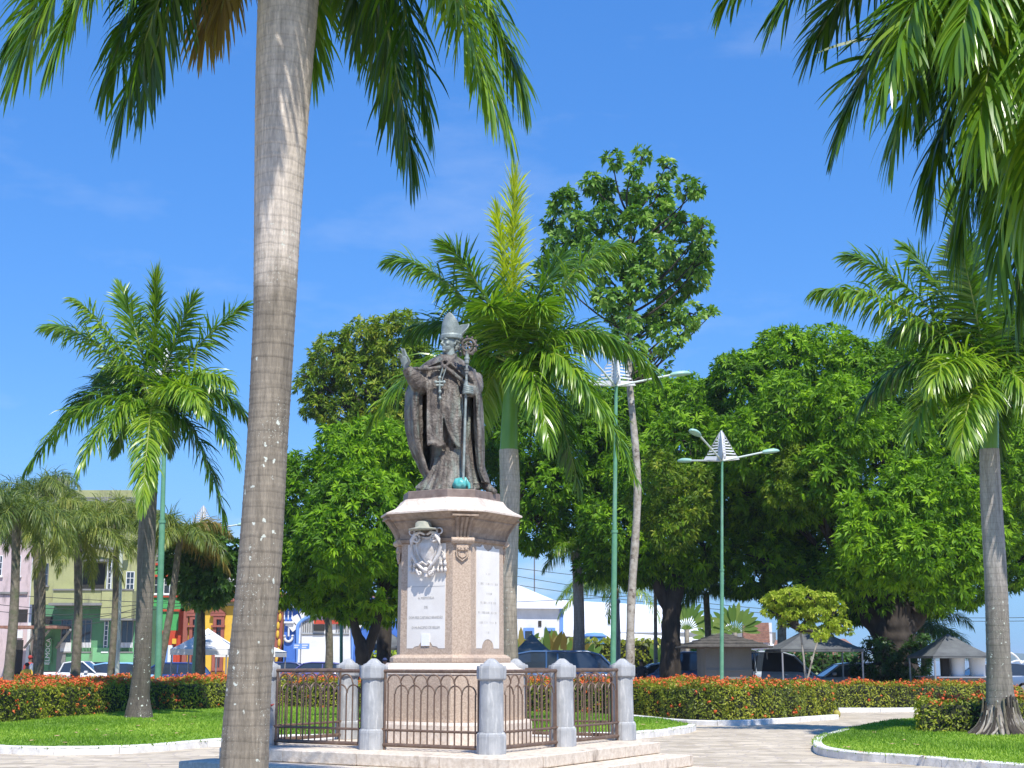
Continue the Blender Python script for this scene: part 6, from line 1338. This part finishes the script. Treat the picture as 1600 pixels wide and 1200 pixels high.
st = tent('stall', 'grey pyramid-roofed stall with white goods bins near the right palm', 1458, 1552, 1025, 990, 52, m_greyt, valance=.08, cat='stall')
tent('market_tent', 'grey tent hidden behind the pedestal with a blue cast', 560, 640, 1012, 985, 70, m_greyt, valance=.1)
a, b = P(1470, 1060, 52)[0], P(1548, 1060, 52)[0]
m = MB(); m.box(a, 52.1, 0, b, 54.9, .98); obj('counter', m, m_greyp, st); m = MB(); m.box(a-.08, 52.0, .985, b+.08, 55, 1.03); obj('counter_top', m, m_alum, st)
for i, (x, lb) in enumerate(((1498, 'white plastic bin on the stall counter, left one'), (1530, 'white plastic bin on the stall counter nearest the palm trunk'))):
    q = P(x, 1045, 52.6); m = MB(); m.lathe([(.26, 1.035), (.30, 1.7), (.32, 1.72), (.2, 1.74), (0, 1.74)], 18, c=(q[0], 52.8)); o = obj('bin', m, m_wframe, label=lb, cat='bin', loc=(q[0], 52.8, 1.035), group='white bins on the stall')
m = MB(); q = P(1478, 1045, 52.6); m.box(q[0]-.15, 52.5, 1.035, q[0]+.1, 52.8, 1.85, b=.02); obj('speaker_box', m, m_shadow, label='dark upright box on the left end of the stall counter', cat='box', loc=(q[0], 52.6, 1.035))
# stone kiosk with hip roof
Y = 55; r = thing('stone_kiosk', 'small grey stone kiosk with a dark shingled hip roof', 'kiosk', (P(1138, 1050, Y)[0], Y+1.4, 0)); F = Fac(r, Y)
F.part('wall', 1104, 1012, 1176, 1150, m_greyp, 0, 2.6)
a, b = P(1078, 1010, Y-.6)[0], P(1202, 1010, Y-.6)[0]; ze = P(800, 1010, Y-.6)[2]; za = P(800, 989, Y+1.3)[2]; cx = (a+b)/2; rg = []
for s in np.linspace(0, 1, 6): hx, hy = (b-a)/2*(1-s)+.05, 1.95*(1-s)+.05; z = ze+(za-ze)*s**.85; rg.append([(cx-hx, Y+1.3-hy, z), (cx+hx, Y+1.3-hy, z), (cx+hx, Y+1.3+hy, z), (cx-hx, Y+1.3+hy, z)])
m = MB(); m.loft(rg, smooth=False); ro = obj('hip_roof', m, m_darkroof, r)
for j in range(5):
    s = j/5; hx, hy = (b-a)/2*(1-s)+.09, 1.99*(1-s)+.09; z = ze+(za-ze)*s**.85-.01; m = MB(); m.tube([(cx-hx, Y+1.3-hy, z), (cx+hx, Y+1.3-hy, z), (cx+hx, Y+1.3+hy, z), (cx-hx, Y+1.3+hy, z)], .035, 5, closed_path=True, smooth=False); obj('shingle_course', m, m_darkroof, ro)
F.part('roof_plate', 1082, 1010.5, 1198, 1012.5, m_wood, .5, 3.1); F.part('wall_band', 1103.5, 1046, 1176.5, 1049, m_greyp, .03, 0)
# street name sign
Y = 90; r = thing('street_sign', 'blue street name sign on a thin pole before the blue arched building', 'sign', (P(470, 1050, Y)[0], Y, 0))
q = P(470, 1008, Y); m = MB(); m.tube([(q[0], Y, 0), (q[0], Y, q[2]+1.4)], .04, 8); obj('pole', m, m_alum, r)
m = MB(); m.box(P(458.5, 1009, Y)[0], Y-.07, P(800, 1014, Y)[2], P(483.5, 1009, Y)[0], Y-.04, P(800, 1005.5, Y)[2]); pn = obj('sign_plate', m, m_bluetrim, r)
m = MB()
for j, (x0, x1) in enumerate(((460, 468), (472, 481), (460, 466), (472, 479))): zz = P(800, 1008.2 if j < 2 else 1011.4, Y)[2]; m.box(P(x0, 1009, Y)[0], Y-.075, zz-.03, P(x1, 1009, Y)[0], Y-.071, zz+.03)
obj('white_lettering', m, m_wframe, pn)
# overhead cables
for i, (x0, y0, x1, y1, sag, Y, lb) in enumerate(((-60, 924, 1000, 930, .8, 92, 'topmost'), (-60, 936, 300, 932, .7, 92, 'second'), (-60, 948, 300, 944, .6, 92, 'third'), (60, 968, 240, 942, .4, 92, 'lowest slanting'), (60, 975, 240, 952, .4, 92, 'slanting lower'), (795, 886, 1700, 905, 1.2, 104, 'upper'), (795, 912, 1700, 968, 1.0, 104, 'lower'), (795, 898, 1700, 962, 1.2, 106, 'middle'))):
    a, b = P(x0, y0, Y), P(x1, y1, Y); t = np.linspace(0, 1, 24); pts = a+(b-a)*t[:, None]; pts[:, 2] -= sag*4*t*(1-t)
    m = MB(); m.tube(pts, .022, 5); obj('overhead_cable', m, m_cable, label=lb+(' black cable strung before the left house fronts' if i < 5 else ' black cable crossing the sky right of the pedestal'), cat='cable', loc=a, group='overhead street cables')
# white hooped railing at the water front, lower wall
Y = 100
r = thing('waterfront_railing', 'white hooped railing by the water behind the right palm', 'railing', (P(1600, 1050, Y)[0], Y, 0))
for x, w, h in ((1572, 28, 36), (1592, 20, 22), (1612, 22, 24), (1640, 28, 36)):
    c = P(x, 1056, Y); t = np.linspace(0, math.pi, 20); m = MB(); m.tube([(c[0]+w*Y/FPX*math.cos(a), Y, .55+h*Y/FPX*math.sin(a)) for a in t], .07, 6); obj('hoop', m, m_wframe, r)
for j, (py, hgt_) in enumerate(((1054, .22), (1062, .2))): q = P(1500, py, Y); m = MB(); m.box(P(1558, py, Y)[0], Y-.1-j*.2, q[2]-hgt_, P(1720, py, Y)[0], Y+.1-j*.2, q[2]); obj('rail', m, m_wframe if j else m_pink, r)
Y = 96; m = MB(); m.box(P(1340, 1050, Y)[0], Y, 0, P(1700, 1050, Y)[0], Y+.4, .42); obj('low_wall', m, m_pink, label='low pinkish sea wall behind the stall and the big mango trunk', cat='wall', loc=(P(1500, 1050, Y)[0], Y, 0))
# coconut on the kerb end
q = G(1308, 1122, 0); q[2] = .115; m = MB(); m.ell((q[0], q[1], .115), (.105, .095, .115), 18, 12); m.ell((q[0]+.02, q[1]-.03, .215), (.03, .03, .015), 8, 5)
obj('coconut', m, M('green_yellow_husk', (.30, .30, .05), (.45, .33, .08), 8, rough=.6), label='yellow-green coconut lying at the end of the white kerb', cat='coconut', loc=(q[0], q[1], 0))

# ================================================================== VEHICLES
m_tyre = M('tyre', (.02, .02, .02), rough=.9); m_hub = M('wheel_rim', (.4, .4, .42), rough=.3, metal=.7); m_tail = M('tail_light', (.4, .01, .01), rough=.2); m_head = M('head_light', (.7, .7, .7), rough=.1)
def paint(n, c): return M(n, c, rough=.28, spec=.6, coat=.6)
def car(label, loc, rz, mat, kind='hatch', group='parked vehicles'):
    r = thing('parked_car', label, 'van' if kind == 'van' else ('pickup' if kind == 'pickup' else 'car'), loc, rz, group, local=True)
    if kind == 'van': L, W, st, cab = 4.6, 1.75, [(-2.3, .45, 1.0, .78), (-2.25, .32, 1.15, .84), (-1.4, .28, 1.18, .87), (1.2, .28, 1.16, .87), (1.95, .28, 1.05, .86), (2.25, .32, .92, .80), (2.3, .42, .75, .70)], [(-2.27, 1.12, 1.13), (-2.12, 1.13, 1.86), (-1.6, 1.14, 1.96), (.6, 1.14, 1.96), (1.1, 1.12, 1.82), (1.85, 1.06, 1.08)]
    elif kind == 'pickup': L, W, st, cab = 4.9, 1.75, [(-2.45, .5, .98, .78), (-2.4, .42, 1.05, .84), (-.5, .35, 1.05, .86), (.9, .32, 1.02, .86), (1.9, .32, .95, .85), (2.35, .35, .85, .80), (2.45, .42, .7, .72)], [(-.62, 1.03, 1.05), (-.45, 1.03, 1.48), (.0, 1.03, 1.55), (.45, 1.02, 1.53), (1.15, 1.0, 1.03)]
    else: L, W, st, cab = 4.1, 1.68, [(-2.05, .45, .80, .72), (-1.98, .34, .95, .80), (-1.2, .28, .98, .84), (.8, .28, .96, .84), (1.5, .28, .86, .83), (1.95, .32, .72, .76), (2.05, .42, .62, .66)], [(-1.98, .93, .95), (-1.62, .95, 1.38), (-1.1, .95, 1.47), (.0, .95, 1.48), (.4, .94, 1.42), (1.15, .90, .93)]
    def sec(x, z0, z1, hw): c = .09; return [(x, -hw+c, z0), (x, hw-c, z0), (x, hw, z0+c), (x, hw, z1-c*1.4), (x, hw-c*.9, z1), (x, -hw+c*.9, z1), (x, -hw, z1-c*1.4), (x, -hw, z0+c)]
    m = MB(); m.loft([sec(*s) for s in st][::1], smooth=True); obj('body', m, mat, r)
    m = MB(); rg = []
    for x, zb, zt in cab: tw = .80-.16*min(1, max(0, (zt-zb)/.5)); bw = .80; rg.append([(x, -bw, zb-.03), (x, bw, zb-.03), (x, (bw+tw)/2, (zb+zt)/2), (x, tw, zt-.04), (x, tw-.1, zt), (x, -tw+.1, zt), (x, -tw, zt-.04), (x, -(bw+tw)/2, (zb+zt)/2)])
    m.loft(rg, smooth=False); obj('cabin_glass', m, m_glass, r)
    # roof skin and pillars
    m = MB(); mid = [c for c in cab if c[2]-c[1] > .3]
    m.loft([[(x, -.66, zt-.05), (x, .66, zt-.05), (x, .67, zt+.0), (x, .5, zt+.028), (x, -.5, zt+.028), (x, -.67, zt)] for x, zb, zt in mid], smooth=True); obj('roof', m, mat, r)
    for s in (-1, 1):
        for (xa, za, xb, zb) in [(cab[-1][0], cab[-1][1], cab[-2][0], cab[-2][2]), (cab[0][0], cab[0][1], cab[1][0], cab[1][2]), ((cab[1][0]+cab[-2][0])/2-.05, cab[1][1], (cab[1][0]+cab[-2][0])/2-.05, mid[0][2])]+([(-1.0, 1.1, -1.0, 1.93)] if kind == 'van' else []):
            m = MB(); m.tube([(xa, s*.815, za), (xb, s*.66, zb)], .04, 5); obj('pillar', m, mat, r)
    for x in (-L*.31, L*.32):
        for s in (-1, 1):
            m = MB(Matrix.Translation((x, s*(W/2-.1), .31)) @ Matrix.Rotation(R(90), 4, 'X')); m.lathe([(.30, -.1), (.31, -.07), (.31, .07), (.30, .1)], 18); w = obj('wheel', m, m_tyre, r)
            m = MB(Matrix.Translation((x, s*(W/2-.1), .31)) @ Matrix.Rotation(R(90), 4, 'X')); m.lathe([(.19, -.108), (.19, .108)], 12); obj('rim', m, m_hub, w)
    for s in (-1, 1):
        m = MB(); m.box(-L/2-.005, s*.62-.12, .68, -L/2+.14, s*.62+.12, .86, b=.02); obj('tail_light', m, m_tail, r)
        m = MB(); m.box(L/2-.18, s*.56-.14, .58, L/2+.005, s*.56+.14, .72, b=.02); obj('headlight', m, m_head, r)
        m = MB(); m.box(.62, s*.86-.06, .98, .78, s*.86+.08, 1.10, b=.02); obj('mirror', m, mat, r)
    if kind == 'pickup': m = MB(); m.box(-2.38, -.78, .98, -.66, .78, 1.08); obj('bed_cover', m, m_shadow, r)
    if kind == 'sign': pass
    return r
def cl(px, Y): return (P(px, 1050, Y)[0], Y, 0)
car('white pickup truck parked left, behind the hedge and the yellow shirt', cl(120, 70), 0, paint('white_paint', (.75, .75, .76)), 'pickup')
car('pale blue and white car parked left beside the pickup', cl(203, 71), 0, paint('sky_blue_paint', (.25, .50, .78)), 'hatch')
car('dark blue car between the left royal palm and the market tents', cl(262, 72), R(180), paint('dark_blue_paint', (.02, .05, .20)), 'hatch')
car('black car roof showing behind the pale blue car', cl(172, 78), 0, paint('black_paint', (.02, .02, .022)), 'hatch')
car('dark blue van parked behind the railing right of the pedestal', cl(893, 56), 0, paint('navy_paint', (.04, .10, .22)), 'van')
car('small white car left of the forked mango trunk', cl(1030, 66), R(180), paint('white_paint_cool', (.62, .66, .72)), 'hatch')
car('dark van with white trim between the mango trunk and the kiosk', cl(1090, 64), R(170), paint('blue_grey_paint', (.10, .15, .25)), 'van')
car('silver van parked right beside the stone kiosk', cl(1190, 58), R(12), paint('silver_paint', (.38, .44, .52)), 'van')
car('silver car behind the silver van, bonnet towards the tent', cl(1228, 63), R(5), paint('pale_silver_paint', (.42, .46, .54)), 'hatch')
car('silver pickup under the grey tent beside the dark mango trunk', cl(1322, 62), R(180), paint('grey_silver_paint', (.34, .36, .40)), 'hatch')
car('dark blue car before the blue arched building, left one', cl(455, 84), 0, paint('deep_navy_paint', (.03, .05, .18)), 'hatch')
car('purple-blue car with a light roof before the arched gate', cl(488, 82), R(180), paint('violet_blue_paint', (.10, .10, .30)), 'hatch')
car('bluish car half hidden by the stall at the right', cl(1545, 66), R(180), paint('steel_blue_paint', (.10, .16, .28)), 'hatch')

# ================================================================== PEOPLE
m_skin = M('skin', (.20, .11, .07), rough=.6); m_hair = M('black_hair', (.015, .012, .01), rough=.6)
def person(label, loc, rz, shirt, pants, hat=None, sit=False):
    r = thing('person', label, 'person', loc, rz, local=True)
    hip = .95 if not sit else .5
    V = [(0, 0, hip), (0, 0, hip+.25), (0, 0, hip+.47), (0, 0, hip+.57), (0, -.01, hip+.70), (0, -.01, hip+.80)]
    rad = [.15, .13, .15, .06, .095, .08]; E = [(0, 1), (1, 2), (2, 3), (3, 4), (4, 5)]
    for s in (-1, 1):
        k = len(V)
        if sit: V += [(s*.1, 0, hip), (s*.13, -.45, hip), (s*.13, -.5, .08), (s*.13, -.62, .04)]
        else: V += [(s*.1, 0, hip-.05), (s*.11, -.02, .5), (s*.12, .02, .08), (s*.13, -.12, .04)]
        rad += [.11, .075, .05, .04]; E += [(0, k), (k, k+1), (k+1, k+2), (k+2, k+3)]
        k = len(V); V += [(s*.19, 0, hip+.45), (s*.25, .02, hip+.18), (s*.24, -.12, hip-.02), (s*.23, -.16, hip-.10)]; rad += [.065, .045, .035, .04]; E += [(2, k), (k, k+1), (k+1, k+2), (k+2, k+3)]
    me = bpy.data.meshes.new('b'); me.from_pydata(V, E, []); o = bpy.data.objects.new('b', me); COL.objects.link(o)
    o.modifiers.new('s', 'SKIN'); o.modifiers.new('u', 'SUBSURF').levels = 1
    for i, v in enumerate(me.skin_vertices[0].data): v.radius = (rad[i], rad[i]*.9); v.use_root = (i == 0)
    dg = bpy.context.evaluated_depsgraph_get(); m2 = bpy.data.meshes.new_from_object(o.evaluated_get(dg)); bpy.data.objects.remove(o)
    m2.materials.clear(); m2.materials.append(m_skin); m2.polygons.foreach_set('use_smooth', np.ones(len(m2.polygons), bool)); obj('body', m2, m_skin, r)
    def er(z, rx, ry, cy=0): return [(rx*math.cos(a), cy+ry*math.sin(a), z) for a in np.linspace(0, 2*math.pi, 14, endpoint=False)]
    m = MB(); m.loft([er(hip-.08, .18, .145), er(hip+.12, .175, .14), er(hip+.35, .20, .15), er(hip+.50, .20, .12), er(hip+.56, .08, .08)])
    for s in (-1, 1): m.tube([(s*.15, 0, hip+.48), (s*.225, .01, hip+.38), (s*.25, .02, hip+.24)], [.085, .085, .075], 10)
    obj('shirt', m, shirt, r)
    m = MB()
    if sit:
        for s in (-1, 1): m.tube([(s*.1, 0, hip), (s*.13, -.45, hip), (s*.13, -.5, .12)], [.13, .1, .075], 10)
    else:
        m.loft([er(hip-.22, .17, .135), er(hip+.02, .17, .135)])
        for s in (-1, 1): m.tube([(s*.09, 0, hip-.12), (s*.11, -.02, .5), (s*.12, .02, .1)], [.12, .095, .075], 10)
    obj('trousers', m, pants, r)
    m = MB(); m.ell((0, .015, hip+.79), (.098, .112, .10), 14, 9); 
    if hat: m.ell((0, -.06, hip+.80), (.10, .13, .02), 12, 6)
    obj('cap' if hat else 'hair', m, hat or m_hair, r); return r
def shirtm(n, c): return M(n, c, rough=.9)
m_denim = shirtm('denim', (.05, .08, .18))
person('person in a yellow shirt standing behind the hedge at far left', cl(42, 63), R(160), shirtm('yellow_shirt', (.8, .50, .06)), m_denim).scale = (1, 1, .82)
person('person in a white football shirt with a red number walking at far left', cl(56, 64), R(185), shirtm('white_shirt', (.75, .75, .75)), m_denim)
person('person in a red cap and red top between the yellow and the white shirt', cl(46, 67), R(170), shirtm('red_shirt', (.45, .06, .05)), m_denim, hat=shirtm('red_cap', (.4, .05, .04)))
person('person with a dark blue cap behind the left railing by the mango trunk', cl(601, 57), R(10), shirtm('dark_shirt', (.05, .05, .07)), m_denim, hat=shirtm('blue_cap', (.03, .05, .15))).scale = (1, 1, .93)
person('person in dark clothes standing right of the mottled palm trunk', cl(1002, 62), R(-30), shirtm('dark_top', (.04, .04, .045)), m_denim).scale = (1, 1, .9)

# ================================================================== AIR

m_haze = bpy.data.materials.new('pale_haze'); m_haze.use_nodes = True
hn = m_haze.node_tree.nodes; hn.remove(hn['Principled BSDF']); pv = hn.new('ShaderNodeVolumePrincipled')
pv.inputs['Color'].default_value = (.75, .85, 1, 1); pv.inputs['Density'].default_value = .00022
m_haze.node_tree.links.new(pv.outputs[0], hn['Material Output'].inputs['Volume'])
m = MB(); m.box(-9500, -70, -4.2, 9500, 9500, 15.5); obj('haze', m, m_haze, kind='stuff', label='thin pale haze over the river and its far shore', cat='haze')
